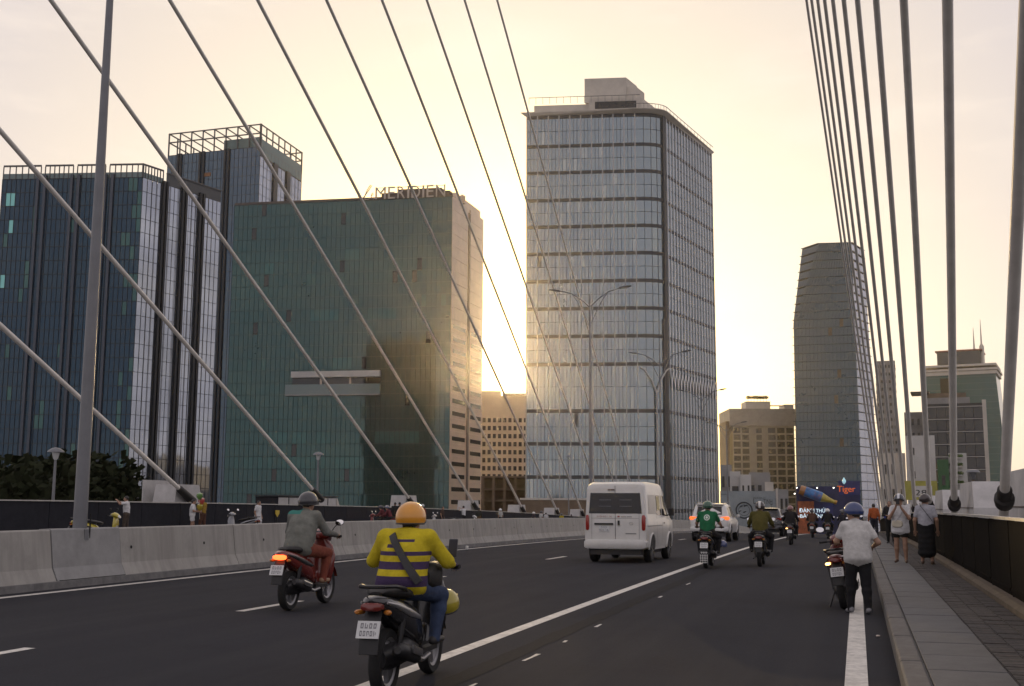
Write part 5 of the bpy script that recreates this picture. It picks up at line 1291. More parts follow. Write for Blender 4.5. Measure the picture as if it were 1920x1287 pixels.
    if checker:
        cp = pm('checker flap', (.02, .02, .02), .5); n = cp.node_tree
        if 'ck' not in cp:
            tcn = n.nodes.new('ShaderNodeTexCoord'); mpn = n.nodes.new('ShaderNodeMapping'); mpn.inputs['Rotation'].default_value = (0, PI / 4, 0); ck = n.nodes.new('ShaderNodeTexChecker'); ck.inputs['Scale'].default_value = 26
            ck.inputs['Color1'].default_value = (.02, .02, .02, 1); ck.inputs['Color2'].default_value = (.5, .5, .48, 1)
            n.links.new(tcn.outputs['Object'], mpn.inputs[0]); n.links.new(mpn.outputs[0], ck.inputs['Vector']); n.links.new(ck.outputs[0], n.nodes['Principled BSDF'].inputs['Base Color']); cp['ck'] = 1
        MB().loft([(-1.062, .42, .09, .006, 1.3, 4), (-1.085, .28, .10, .006, 1.4, 4), (-1.09, .15, .085, .006, 1.45, 4)], 12).build('mud_flap', cp, R_)
    MB().tube([(.19, .0, .27), (.19, -.2, .25), (.185, -.35, .28)], [.022, .024, .03], 8).build('exhaust_pipe', ALU, R_)
    mf = MB().tube([(.185, -.33, .28), (.19, -.40, .30), (.20, -.75, .38), (.20, -.86, .40), (.20, -.89, .405)], [.035, .06, .066, .058, .03], 12).build('muffler', BLK, R_)
    MB().loft([(-.42, .33, .008, .035, 0, 3, .262), (-.72, .40, .008, .035, 0, 3, .272)], 8).build('heat_shield', CHR, mf)
    if rail: MB().tube([(-.12, -.42, .83), (-.155, -.6, .87), (-.15, -.82, .90), (-.10, -.96, .905), (0, -1.0, .905), (.10, -.96, .905), (.15, -.82, .90), (.155, -.6, .87), (.12, -.42, .83)], .016, 8).build('grab_rail', pm('rail black metal', (.03, .03, .032), .3, .6), R_)
    MB().bar((-.12, -.2, .27), (-.24 if stand else -.16, -.32 if stand else -.5, .01 if stand else .2), .022).build('side_stand', BLK, R_)
    return R_
def ride(lean=0.0, look=0.0, knees=.0, k=1.0, drop=0.0):
    return dict(pelvis=(0, -.22, .895), chest=(0, -.10 + lean, 1.215 * k), neck=(0, -.03 + lean * 1.5, 1.385 * k - drop), head=(0, .02 + lean * 1.7, 1.505 * k - drop), look=look,
                shl=(-.18, -.075 + lean * 1.2, 1.33 * k), shr=(.18, -.075 + lean * 1.2, 1.33 * k), ell=(-.29, .06 + lean, 1.10), elr=(.29, .06 + lean, 1.10), wrl=(-.315, .27, 1.025), wrr=(.315, .27, 1.025), handl=(0, 1, -.15), handr=(0, 1, -.15), curl=1.3,
                hipl=(-.095, -.2, .86), hipr=(.095, -.2, .86), knl=(-.17 - knees, .20, .76), knr=(.17 + knees, .20, .76), anl=(-.15 - knees, .10, .40), anr=(.15 + knees, .10, .40), toel=(-.17 - knees, .25, .37), toer=(.17 + knees, .25, .37))
def put(o, x, y, h=0.0, rz=0.0): o.location = (x, y, road(y) + h); o.rotation_euler = (slope(y), 0, rz); return o
def bike_and_rider(x, y, rz, blabel, plabel, body, accent, J, mats, hel, grp='motor scooters riding in the lanes', h=.02, scoot={}, pers={}, k=1.0):
    """y is the rear axle position along the road"""
    b = empty('motor_scooter', label=blabel, cat='scooter', group=grp); put(b, x - .62 * k * math.sin(rz), y + .62 * k * math.cos(rz), 0, rz); b.scale = (k, k, k); scooter(b, body, accent, **scoot)
    p = empty('person', label=plabel, cat='person', group='riders on scooters'); put(p, x - .62 * k * math.sin(rz), y + .62 * k * math.cos(rz), 0, rz); p.scale = (k, k, k)
    bd = person(p, J, mats, h=h, **pers)
    if hel: c = Vector(J['head']) + Vector((0, -.012, .035)); helmet(p, c, J.get('look', 0), **hel)
    return b, p
#PEOPLE
def zone_mat(name, base, zones, rough=.88):
    """printed cloth: zones of (colour, z0, z1, x0, x1, back_only) in body coordinates"""
    m = cloth(name, base); n = m.node_tree; b = n.nodes['Principled BSDF']; src = b.inputs['Base Color'].links[0].from_socket
    t = n.nodes.new('ShaderNodeTexCoord'); sx = n.nodes.new('ShaderNodeSeparateXYZ'); n.links.new(t.outputs['Object'], sx.inputs[0])
    def cmp(o, op, v): k = n.nodes.new('ShaderNodeMath'); k.operation = op; n.links.new(o, k.inputs[0]); k.inputs[1].default_value = v; return k.outputs[0]
    def mul(p, q): k = n.nodes.new('ShaderNodeMath'); k.operation = 'MULTIPLY'; n.links.new(p, k.inputs[0]); n.links.new(q, k.inputs[1]); return k.outputs[0]
    for col, z0, z1, x0, x1, back in zones:
        f = mul(cmp(sx.outputs[2], 'GREATER_THAN', z0), cmp(sx.outputs[2], 'LESS_THAN', z1))
        f = mul(f, mul(cmp(sx.outputs[0], 'GREATER_THAN', x0), cmp(sx.outputs[0], 'LESS_THAN', x1)))
        if back is not None: f = mul(f, cmp(sx.outputs[1], 'LESS_THAN', back))
        mx = n.nodes.new('ShaderNodeMix'); mx.data_type = 'RGBA'; n.links.new(f, mx.inputs[0]); n.links.new(src, mx.inputs[6]); mx.inputs[7].default_value = (*col, 1); src = mx.outputs[2]
    n.links.new(src, b.inputs['Base Color']); return m
PUR = (.055, .035, .085); YEL = (.50, .40, .02)
J = ride(lean=.01, look=-.05, knees=.06, k=.955, drop=.03); J.update(ell=(-.34, .02, 1.06), elr=(.34, .04, 1.06), shl=(-.195, -.07, 1.265), shr=(.195, -.07, 1.265))
ytop = zone_mat('yellow striped', YEL, [(PUR, 1.12, 1.155, -9, 9, None), (PUR, 1.005, 1.07, -9, 9, None), (PUR, .86, .95, -9, 9, None), (PUR, 1.235, 1.258, -.09, .11, -.1), (PUR, 1.185, 1.215, -.13, -.02, -.1)])
b, p = bike_and_rider(-3.78, 8.95, math.radians(4), 'black scooter with silver side trim and a spare yellow helmet, nearest to the camera', 'rider in yellow and purple striped jacket, orange-yellow helmet and jeans on the nearest scooter',
    paint('black', (.012, .012, .014)), pm('silver trim', (.35, .35, .35), .3, .8), J, dict(top=ytop, sleeve=cloth('yellow', YEL), bottom=cloth('denim', (.045, .065, .12)), hand=cloth('glove purple', (.10, .07, .12)), shoe=SHOE), dict(col=(.62, .27, .02), peak=False, s=1.05), h=.0105, scoot=dict(mirrors=False), pers=dict(bulk=1.2, loose=.0, hem=(.05, .205, .215)))
bv = np.array([v.co for v in p.children[0].data.vertices])
def back_y(x, z): q = bv[(np.abs(bv[:, 0] - x) < .03) & (np.abs(bv[:, 2] - z) < .03)]; return q[:, 1].min() if len(q) else -.1
rr_ = []
for k_ in range(17):
    f_ = k_ / 16; x_, z_ = -.10 + .30 * f_, 1.30 - .40 * f_; wv = Vector((.40, 0, .30)).normalized() * .028
    y0_, y1_ = back_y(x_ - wv.x, z_ - wv.z) - .012, back_y(x_ + wv.x, z_ + wv.z) - .012
    rr_.append([(x_ - wv.x, y0_, z_ - wv.z), (x_ + wv.x, y1_, z_ + wv.z), (x_ + wv.x, y1_ + .03, z_ + wv.z), (x_ - wv.x, y0_ + .03, z_ - wv.z)])
MB().rings(rr_, True, 0, True).build('bag_strap', BLK, p)
MB().loft([(-.16, .93, .04, .06, 0, 2.4, .20), (-.08, .94, .07, .11, 0, 2.6, .20), (.14, .93, .08, .13, 0, 2.6, .19), (.24, .90, .05, .08, 0, 2.4, .18)]).build('shoulder_bag', SEATM, p)
sp_h = empty('spare_helmet', label='spare yellow helmet hung at the front of the nearest scooter', cat='helmet'); put(sp_h, -3.78, 8.95, 0, math.radians(4)); q_ = Matrix.Rotation(math.radians(4), 3, 'Z') @ Vector((.20, 1.12, .66)); sp_h.location += q_
helmet(sp_h, (0, 0, 0), 0, (.40, .33, .03), pitch=math.radians(20), s=.95)
ph = empty('phone', label='dark phone in a holder on the right handlebar of the nearest scooter', cat='phone'); put(ph, -3.78, 8.95, 0, math.radians(4)); ph.location += Matrix.Rotation(math.radians(4), 3, 'Z') @ Vector((.27, 1.03, 1.06))
MB().bbox((-.042, -.006, .02), (.042, .006, .19), .006).build('case', pm('phone case', (.03, .035, .05), .35), ph, (0, .02, 0), (math.radians(-12), 0, math.radians(-8))); MB().bar((0, 0, -.06), (0, .015, .05), .02).build('holder', BLK, ph)

J = ride(lean=.04, look=-.25, knees=.05)
for k_ in ('pelvis', 'chest', 'neck', 'head', 'shl', 'shr', 'hipl', 'hipr', 'ell', 'elr'): J[k_] = (J[k_][0], J[k_][1] - .13, J[k_][2] - .03)
gtop = zone_mat('grey jacket', (.16, .165, .145), [((.05, .20, .17), 1.325, 1.5, -9, -.02, None)])
b, p = bike_and_rider(-8.02, 15.35, math.radians(3), 'dark red scooter with glowing tail lamp passing the median barrier', 'rider in baggy grey jacket with teal shoulder and dark helmet on the red scooter',
    paint('dark red', (.16, .02, .015)), BLK, J, dict(top=gtop, sleeve=cloth('grey sleeve', (.15, .155, .14)), bottom=cloth('rust trousers', (.20, .055, .035)), shoe=pm('sandal tan', (.28, .17, .10), .6)), dict(col=(.035, .035, .04), peak=True, s=1.05), h=.013, scoot=dict(tail_on=True, rail=False), pers=dict(bulk=1.15, loose=.04, hem=(.06, .18, .20)), k=1.05)
J = ride(look=.05, knees=.08)
gl = zone_mat('green shirt', (.015, .12, .05), [])
n = gl.node_tree; bs_ = n.nodes['Principled BSDF']; src = bs_.inputs['Base Color'].links[0].from_socket
t_ = n.nodes.new('ShaderNodeTexCoord'); sxn = n.nodes.new('ShaderNodeSeparateXYZ'); n.links.new(t_.outputs['Object'], sxn.inputs[0]); cb = n.nodes.new('ShaderNodeCombineXYZ'); n.links.new(sxn.outputs[0], cb.inputs[0])
dz_ = n.nodes.new('ShaderNodeMath'); dz_.operation = 'SUBTRACT'; dz_.inputs[1].default_value = 1.25; n.links.new(sxn.outputs[2], dz_.inputs[0]); n.links.new(dz_.outputs[0], cb.inputs[2]); ln_ = n.nodes.new('ShaderNodeVectorMath'); ln_.operation = 'LENGTH'; n.links.new(cb.outputs[0], ln_.inputs[0])
rp = n.nodes.new('ShaderNodeValToRGB'); rp.color_ramp.interpolation = 'CONSTANT'; e_ = rp.color_ramp.elements; e_[0].position = 0; e_[0].color = (1, 1, 1, 1); e_[1].position = .030; e_[1].color = (0, 0, 0, 1)
for ps_, v_ in ((.050, 1), (.072, 0)): x_ = e_.new(ps_); x_.color = (v_, v_, v_, 1)
n.links.new(ln_.outputs['Value'], rp.inputs[0]); bk = n.nodes.new('ShaderNodeMath'); bk.operation = 'LESS_THAN'; bk.inputs[1].default_value = -.14; n.links.new(sxn.outputs[1], bk.inputs[0]); mu = n.nodes.new('ShaderNodeMath'); mu.operation = 'MULTIPLY'; n.links.new(rp.outputs[0], mu.inputs[0]); n.links.new(bk.outputs[0], mu.inputs[1])
mxn = n.nodes.new('ShaderNodeMix'); mxn.data_type = 'RGBA'; n.links.new(mu.outputs[0], mxn.inputs[0]); n.links.new(src, mxn.inputs[6]); mxn.inputs[7].default_value = (.6, .65, .6, 1); n.links.new(mxn.outputs[2], bs_.inputs['Base Color'])
b, p = bike_and_rider(-3.66, 29.0, math.radians(1), 'dark scooter with checkered mud flap ridden just behind the white van', 'rider in green shirt with white ring emblem and green helmet behind the van',
    paint('black', (.012, .012, .014)), BLK, J, dict(top=gl, sleeve=cloth('green sleeve', (.015, .12, .05)), bottom=cloth('black trousers', (.018, .018, .02))), dict(col=(.035, .10, .06), peak=True), h=.017, scoot=dict(checker=True), pers=dict(bulk=1.12, sleeves='short', loose=.02))
sp2 = empty('spare_helmet', label='spare blue helmet with yellow rim hung on the green rider scooter', cat='helmet'); put(sp2, -3.36, 30.0, .55); helmet(sp2, (0, 0, 0), 0, (.08, .10, .22), visor=paint('yellow', (.5, .4, .03)), s=.95)
J = ride(look=0, knees=.10)
b, p = bike_and_rider(-2.46, 30.4, math.radians(1), 'black scooter with white plate in the lane right of the solid line', 'rider in olive jacket and dark helmet with white stripe right of the solid line',
    paint('black', (.012, .012, .014)), BLK, J, dict(top=cloth('olive', (.085, .075, .02)), bottom=cloth('black trousers', (.018, .018, .02))), dict(col=(.03, .022, .022), stripe=(.6, .6, .58), peak=True), h=.017, pers=dict(bulk=1.15, loose=.03))
far = [(-2.78, 50.4, 'dark far scooter with lit indicator ahead of the olive rider', 'far rider in dark jacket with pinkish helmet ahead of the olive rider', (.02, .02, .022), (.25, .12, .11), dict(ind=-1, tail_on=False), (.02, .018, .018)),
       (-3.55, 62.0, 'far scooter with pale panels beside the dark car', 'far rider in black hood beside the dark car', (.25, .25, .26), (.02, .02, .022), dict(ind=1), (.03, .03, .035)),
       (-2.60, 70.0, 'far scooter in front of the billboard lettering', 'far rider in brown jacket in front of the billboard lettering', (.10, .03, .02), (.05, .04, .04), dict(), (.08, .04, .025)),
       (-1.62, 66.5, 'far black scooter left of the parked red scooter', 'far rider in black with white helmet left of the parked red scooter', (.015, .015, .016), (.65, .65, .63), dict(), (.014, .014, .015)),
       (-.95, 78.0, 'far scooter with red tail lamp near the kerb', 'far rider in dark clothes near the kerb', (.02, .02, .02), (.03, .03, .03), dict(tail_on=True), (.02, .02, .025)),
       (-3.1, 84.0, 'farthest scooter with red tail lamp on the crest', 'farthest rider in grey on the crest', (.03, .03, .03), (.3, .3, .3), dict(tail_on=True), (.06, .06, .065))]
for x_, y_, bl_, pl_, bc, hc_, sc_, tc_ in far:
    bike_and_rider(x_, y_, 0, bl_, pl_, paint('far %s' % (bc,), bc), BLK, ride(knees=.08), dict(top=cloth('far %s' % (tc_,), tc_), bottom=cloth('black trousers', (.018, .018, .02))), dict(col=hc_, peak=True), h=.026, scoot=sc_, pers=dict(hands=False, bulk=1.12, loose=.02))

# ---- parked red scooter and its owner
ps_ = empty('motor_scooter', label='dark red scooter parked at the kerb with round mirrors and wheel turned', cat='scooter', group='parked motor scooters')
put(ps_, -.22, 18.95, 0, math.radians(-2)); ps_.rotation_euler.y = math.radians(-7)
scooter(ps_, paint('wine red', (.12, .015, .01)), BLK, steer=math.radians(24), stand=True, ind=-1)
mn = empty('person', label='man in white T-shirt, black trousers and blue peaked helmet standing at the parked red scooter', cat='person')
put(mn, -.02, 17.6, 0, math.radians(12))
J = standing(1.54, lean=.12, arms='hold', stride=.07, look=math.radians(42)); J.update(wrl=(-.22, .40, 1.00), ell=(-.27, .14, 1.03), wrr=(.27, .18, .96), elr=(.30, .02, 1.02))
person(mn, J, dict(top=cloth('white tee', (.52, .51, .49)), bottom=cloth('black trousers', (.016, .015, .015)), shoe=pm('sport shoe', (.18, .18, .19), .6)), h=.0125, sleeves='short', loose=.0, hem=(.07, .19, .195))
helmet(mn, Vector(J['head']) + Vector((0, -.012, .04)), J['look'], (.03, .05, .15), peak=True, visor=pm('pale peak', (.5, .5, .5), .3))

# ---- pedestrians on the right footway
w1 = empty('person', label='woman in loose white shirt and dark shorts photographing with a phone on the right footway', cat='person'); put(w1, .98, 29.5, .2, math.radians(172))
J = standing(1.60, arms='phone', stride=.04, look=0, nod=-.15)
person(w1, J, dict(top=cloth('white shirt', (.56, .56, .56)), bottom=cloth('dark shorts', (.018, .018, .016)), shoe=pm('sandal brown', (.10, .06, .04), .6)), h=.014, sleeves='short', legs='shorts', hair='long', hem=(.12, .19, .215))
helmet(w1, Vector(J['head']) + Vector((0, -.01, .04)), 0, (.03, .035, .05), stripe=(.6, .62, .64), peak=True)
MB().box((-.04, .36, 1.40), (.04, .37, 1.54)).build('phone', pm('phone black', (.01, .01, .012), .2), w1, (0, -.03, .0))
MB().loft([(.10, .93, .12, .08, 0, 3), (.16, .93, .13, .09, 0, 3), (.19, .93, .11, .07, 0, 3)], 14).build('belt_bag', pm('bag cream', (.5, .46, .36), .7, ns=4, na=.3), w1, (.05, 0, 0))
MB().tube([(-.14, .05, 1.36), (-.03, .19, 1.15), (.10, .19, .98)], .009, 6).build('bag_strap', cloth('white strap', (.5, .5, .5)), w1)
w2 = empty('person', label='person in grey T-shirt and long black skirt seen from behind on the right footway', cat='person'); put(w2, 1.52, 28.6, .2, math.radians(-8))
J = standing(1.60, arms='down', stride=.05, look=-.4)
person(w2, J, dict(top=cloth('grey tee', (.34, .34, .37)), bottom=cloth('black skirt', (.014, .014, .015)), shoe=pm('sandal brown', (.10, .06, .04), .6)), h=.014, sleeves='short', legs='bare', skirt=((0, 0, .95), (0, -.02, .22), .17, .21), loose=.02)
helmet(w2, Vector(J['head']) + Vector((0, -.01, .03)), -.4, (.03, .02, .02), peak=True)
MB().tube([(-.12, -.0, 1.42), (-.09, -.135, 1.36), (.03, -.165, 1.2), (.15, -.13, 1.02)], .007, 6).build('bag_strap', BLK, w2)
crowd = [(1.2, 47, 'far pedestrian in dark clothes by the right parapet, behind the two women', (.02, .02, .022), (.02, .02, .02), 170), (.75, 58, 'far pedestrian in orange-brown jacket on the right footway', (.35, .09, .03), (.03, .03, .04), 10), (1.5, 66, 'farther pedestrian in blue shirt leaning at the right parapet', (.05, .06, .22), (.02, .02, .02), -70), (1.0, 74, 'farthest pedestrian in black on the right footway', (.02, .02, .02), (.02, .02, .02), 0)]
for x_, y_, lb, tc_, bc_, an in crowd:
    o = empty('person', label=lb, cat='person', group='pedestrians farther along the right footway'); put(o, x_, y_, .2, math.radians(an)); J = standing(1.64, arms='hold' if an > 100 else 'down')
    person(o, J, dict(top=cloth('c%s' % (tc_,), tc_), bottom=cloth('c%s' % (bc_,), bc_)), h=.026, hands=False)
for x_, y_, bc_, lb in ((.02, 54, (.02, .02, .02), 'black scooter parked at the kerb, first beyond the two women'), (.0, 60, (.03, .03, .10), 'blue scooter parked at the kerb beyond the two women'), (.02, 67, (.02, .02, .02), 'farthest dark scooter parked at the kerb')):
    o = empty('motor_scooter', label=lb, cat='scooter', group='parked motor scooters'); put(o, x_, y_, 0, 0); o.rotation_euler.y = math.radians(-8); scooter(o, paint('pk%s' % (bc_,), bc_), BLK, stand=True)

# ---- people on the far footway (seen above the median barrier)
def far_person(px, label, top, bottom, rz, h=1.64, arms='down', sleeves='short', legs='long', hel=None, X=-29.0, skirt=None, hair='short', look=0, stride=.06):
    P = atX(px, 950, X); o = empty('person', label=label, cat='person', group='people on the far footway'); put(o, X, P.y, .24, math.radians(rz)); J = standing(h, arms=arms, look=look, stride=stride)
    person(o, J, dict(top=cloth('c%s' % (top,), top), bottom=cloth('c%s' % (bottom,), bottom)), h=.024, hands=False, sleeves=sleeves, legs=legs, skirt=skirt, hair=hair)
    if hel: helmet(o, Vector(J['head']) + Vector((0, -.01, .035)), look, hel, peak=True)
    return o
W_ = (.58, .58, .58); K_b = (.02, .02, .022)
far_person(238, 'person in white shirt with raised arms at the far railing, left', W_, (.07, .055, .045), 110, arms='up')
far_person(361, 'child-like person in white top and shorts holding balloons by the far railing', W_, W_, -60, h=1.55, legs='shorts', arms='hold')
far_person(381, 'person in mustard top and brown trousers holding balloons by the far railing', (.28, .18, .03), (.10, .05, .035), 80, h=1.66, arms='hold')
far_person(484, 'girl in short white dress walking on the far footway', W_, W_, -95, h=1.56, skirt=((0, 0, 1.0), (0, 0, .52), .15, .25), legs='bare', stride=.14, hair='long')
far_person(741, 'person in black jacket standing by the far railing near the red scooter', K_b, K_b, 30, h=1.74, sleeves='long')
far_person(750, 'second dark-clothed person by the far railing near the red scooter', (.03, .03, .035), K_b, 60, h=1.76, sleeves='long')
far_person(784, 'person in dark top before the third cable anchor block', (.03, .025, .025), K_b, 20, h=1.68)
far_person(793, 'person in red jacket and pale helmet behind the yellow rider helmet', (.20, .025, .02), (.15, .03, .025), 160, sleeves='long', hel=(.5, .5, .5))
far_person(829, 'person in brown top sitting by the parked scooter on the far footway', (.07, .045, .035), K_b, -90, h=1.58)
far_person(870, 'person in white shirt lifting a phone on the far footway', W_, K_b, 70, arms='up', h=1.70)
far_person(898, 'person in dark coat beside the fourth cable anchor block', (.04, .04, .035), (.10, .06, .03), 0, sleeves='long', h=1.60)
far_person(939, 'person in white helmet and floral shirt on the far footway', (.35, .35, .33), K_b, 60, hel=(.7, .7, .7), h=1.58)
far_person(1000, 'person with white cap bending near the fifth anchor block', (.06, .05, .05), K_b, -30, hel=(.65, .62, .58), h=1.45)
far_person(1014, 'person in pale shirt on the far footway left of the sixth cable', (.50, .50, .48), K_b, -40, hel=(.04, .04, .04), h=1.58)
far_person(1024, 'second person in pale shirt left of the sixth cable', (.45, .45, .45), K_b, 40, h=1.50)
far_person(1053, 'person in dark helmet and yellow vest before the sixth anchor block', (.35, .28, .02), K_b, 20, hel=(.05, .05, .06), h=1.50)
far_person(1071, 'person in dark top just left of the van on the far footway', (.03, .03, .03), K_b, 10, h=1.52)
P = atX(371, 950, -28.9)
for k_, (dy, z_, col_) in enumerate(((.0, 1.45, (.35, .28, .02)), (.12, 1.72, (.40, .06, .05)), (-.05, 1.95, (.10, .22, .05)))):
    o = empty('toy_balloon', label='small %s balloon held between the two people at the far railing' % ('yellow', 'red', 'green')[k_], cat='balloon'); o.location = (-28.8, P.y + dy, road(P.y) + z_)
    MB().lathe([(.0, -.20), (.07, -.14), (.15, 0), (.13, .11), (.0, .17)], 'Z', n=14).build('bulb', paint('bal%d' % k_, col_), o); MB().tube([(0, 0, -.2), (.02, 0, -.55)], .006, 5).build('string', W_ and MATS['cup white'], o)
for px, col_, lb, rz in ((190, (.42, .34, .03), 'yellow scooter parked behind the median barrier, left', -75), (452, (.28, .29, .31), 'silver grey scooter parked by the far railing beside the girl in white', 80), (715, (.20, .02, .02), 'red scooter standing with two people by the far railing', 95), (828, (.45, .45, .46), 'white striped scooter parked on the far footway', 85), (876, (.5, .5, .5), 'white scooter beside the person lifting a phone', -80)):
    X = -28.0 if px > 200 else -26.5; P = atX(px, 950, X); o = empty('motor_scooter', label=lb, cat='scooter', group='scooters parked on the far side'); put(o, X, P.y, .24 if X < -28.2 else .0, math.radians(rz)); o.scale = (1.12,) * 3; scooter(o, paint('fs%s' % (col_,), col_), BLK, stand=True)
    if px == 715:
        for k_, (dy_, hc_) in enumerate(((0, (.02, .02, .03)), (-.4, (.10, .13, .2)))):
            q = empty('person', label='helmeted %s on the red scooter by the far railing' % ('rider in dark red', 'passenger in maroon')[k_], cat='person', group='people on the far footway'); put(q, X, P.y, 0, math.radians(rz)); J = ride(knees=.06)
            for kk_ in list(J):
                if isinstance(J[kk_], tuple) and not kk_.startswith('hand'): J[kk_] = (J[kk_][0], J[kk_][1] + dy_, J[kk_][2] + .05)
            person(q, J, dict(top=cloth('maroon%d' % k_, (.12, .03, .035)), bottom=cloth('black trousers', (.018, .018, .02))), h=.026, hands=False); helmet(q, Vector(J['head']) + Vector((0, -.01, .035)), 0, hc_)
P = atX(518, 965, -29.9); o = empty('shield_sign', (-29.86, P.y, road(P.y) + .24), label='small yellow shield sign on the far railing', cat='sign')
MB().prism([(-.22, .12), (.22, .12), (.22, -.05), (0, -.24), (-.22, -.05)], -.012, .012).build('face', pm('sign yellow', (.5, .36, .02), .5), o, (.02, 0, .98), (PI / 2, 0, PI / 2)); MB().bar((0, 0, 0), (0, 0, .95), .03).build('stem', BLK, o)

# ================================================================== CARS
def interp(y, S_):
    if y <= S_[0][0]: return S_[0][1:]
    for p0, p1 in zip(S_, S_[1:]):
        if y <= p1[0]: f = (y - p0[0]) / (p1[0] - p0[0]); return tuple(u + (v - u) * f for u, v in zip(p0[1:], p1[1:]))
    return S_[-1][1:]
def car_ring(y, q):
    zb, zt, hw_, belt, hwt = q; tz = max(zt - .09, belt + .02)
    half = [(0, zb), (hw_ * .86, zb), (hw_ * .97, zb + .05), (hw_, zb + .18), (hw_ * 1.005, (zb + belt) / 2), (hw_, belt - .04), (hw_ * .985, belt), (hwt + (hw_ - hwt) * .5, (belt + tz) / 2), (hwt, tz), (hwt - .035, zt - .035), (hwt - .11, zt), (0, zt + .012)]
    return [(x, y, z) for x, z in half] + [(-x, y, z) for x, z in reversed(half[1:-1])]
def side_x(y, z, S_):
    zb, zt, hw_, belt, hwt = interp(y, S_); tz = max(zt - .09, belt + .02)
    pts = [(zb, hw_ * .97), (zb + .18, hw_), ((zb + belt) / 2, hw_ * 1.005), (belt - .04, hw_), (belt, hw_ * .985), ((belt + tz) / 2, hwt + (hw_ - hwt) * .5), (tz, hwt), (zt - .035, hwt - .035)]
    for (z0, x0), (z1, x1) in zip(pts, pts[1:]):
        if z <= z1: return x0 + (x1 - x0) * max(0, (z - z0)) / max(z1 - z0, 1e-5)
    return pts[-1][1]
def side_patch(S_, corners, s, off=.006, nu=6, nv=4):
    (ya, za), (yb, zb), (yc, zc), (yd, zd) = corners; v = []; f = []
    for i in range(nu + 1):
        for j in range(nv + 1):
            u, w_ = i / nu, j / nv; y = (ya * (1 - u) + yb * u) * (1 - w_) + (yd * (1 - u) + yc * u) * w_; z = (za * (1 - u) + zb * u) * (1 - w_) + (zd * (1 - u) + zc * u) * w_
            v.append((s * (side_x(y, z, S_) + off), y, z))
    for i in range(nu):
        for j in range(nv): a = i * (nv + 1) + j; f.append((a, a + nv + 1, a + nv + 2, a + 1))
    return MB().add(v, f, 0, True)
CG = pm('car glass', (.012, .013, .014), .06, ior=1.5); RED = pm('red lamp', (.30, .025, .018), .2, coat=.5); TRIM = pm('bumper black', (.02, .02, .021), .6)
def car_wheel(parent, c, R=.33, w=.11, s=1):
    t = MB().lathe([(R - .10, -w * .9), (R - .03, -w), (R, -w * .6), (R, w * .6), (R - .03, w), (R - .10, w * .9)], 'X', n=28, cap=False).build('tyre', RUB, parent, c)
    r = MB().lathe([(R - .09, -w * .8), (R - .12, 0), (R - .09, w * .8)], 'X', n=24, cap=False)
    r.lathe([(.06, s * w * .75), (.06, s * w * .8)], 'X', n=12)
    for k in range(5): a = 2 * PI * k / 5; r.bar((s * w * .72, 0, 0), (s * w * .72, (R - .09) * math.cos(a), (R - .09) * math.sin(a)), .07, .03)
    r.lathe([(R - .10, s * w * .2), (.0, s * w * .2)], 'X', n=20); r.build('rim', ALU, t)
def arch(parent, S_, y, z, R, s, mat):
    g = MB(); ring = []
    n = 18; v = []; f = []
    for k in range(n + 1):
        a = PI * k / n; yy, zz_ = y + R * math.cos(a), z + R * math.sin(a); v += [(s * (side_x(yy, zz_, S_) + .008), yy, zz_), (s * (side_x(y, z + .05, S_) + .008), y + R * .2 * math.cos(a), z - .0)]
    for k in range(n): f.append((2 * k, 2 * k + 2, 2 * k + 3, 2 * k + 1))
    g.add(v, f); g.build('arch_well', TRIM, parent)
    MB().tube([(s * (side_x(y + (R + .02) * math.cos(PI * k / n), z + (R + .02) * math.sin(PI * k / n), S_) + .004), y + (R + .02) * math.cos(PI * k / n), z + (R + .02) * math.sin(PI * k / n)) for k in range(n + 1)], .028, 6).build('arch_flare', mat, parent)

def body_shell(parent, S_, mat, n=26):
    ys = sorted(set([q[0] for q in S_] + list(np.linspace(S_[0][0], S_[-1][0], n))))
    return MB().rings([car_ring(y, interp(y, S_)) for y in ys], True, 0, True).build('body', mat, parent)
# ---- white van
WHT = pm('van white', (.60, .59, .56), .35, coat=.4, ns=1.5, na=.06, stain=(1.2, (.42, .41, .36), .5))
VS = [(0, .40, 2.04, .84, 1.2, .775), (.04, .38, 2.12, .86, 1.2, .79), (.25, .36, 2.18, .87, 1.2, .795), (1.0, .34, 2.20, .87, 1.2, .79), (2.5, .34, 2.18, .87, 1.18, .775), (3.0, .34, 2.06, .87, 1.16, .73), (3.5, .34, 1.72, .865, 1.13, .70), (3.95, .34, 1.30, .85, 1.10, .74), (4.25, .36, 1.10, .80, .98, .74), (4.42, .40, .92, .70, .80, .62)]
vn = empty('panel_van', label='white delivery van with dark rear window driving in the middle lane', cat='van'); put(vn, -6.33, 30.85, 0, math.radians(-1.5))
vb = body_shell(vn, VS, WHT)
def rear(x0, x1, z0, z1, y, name, mat, parent, d=.014): return MB().box((x0, y - d, z0), (x1, y, z1)).build(name, mat, parent)
rw = MB().rings([[(-.735, -.012, 1.33), (.735, -.012, 1.33), (.69, -.012, 1.88), (-.69, -.012, 1.88)], [(-.735, -.001, 1.33), (.735, -.001, 1.33), (.69, -.001, 1.88), (-.69, -.001, 1.88)]]).build('rear_window', CG, vn)
for x0 in (-.45, .12):
    for z in (1.52, 1.69): MB().box((x0, -.016, z), (x0 + .34, -.0125, z + .008)).build('heater_line', ALU, rw)
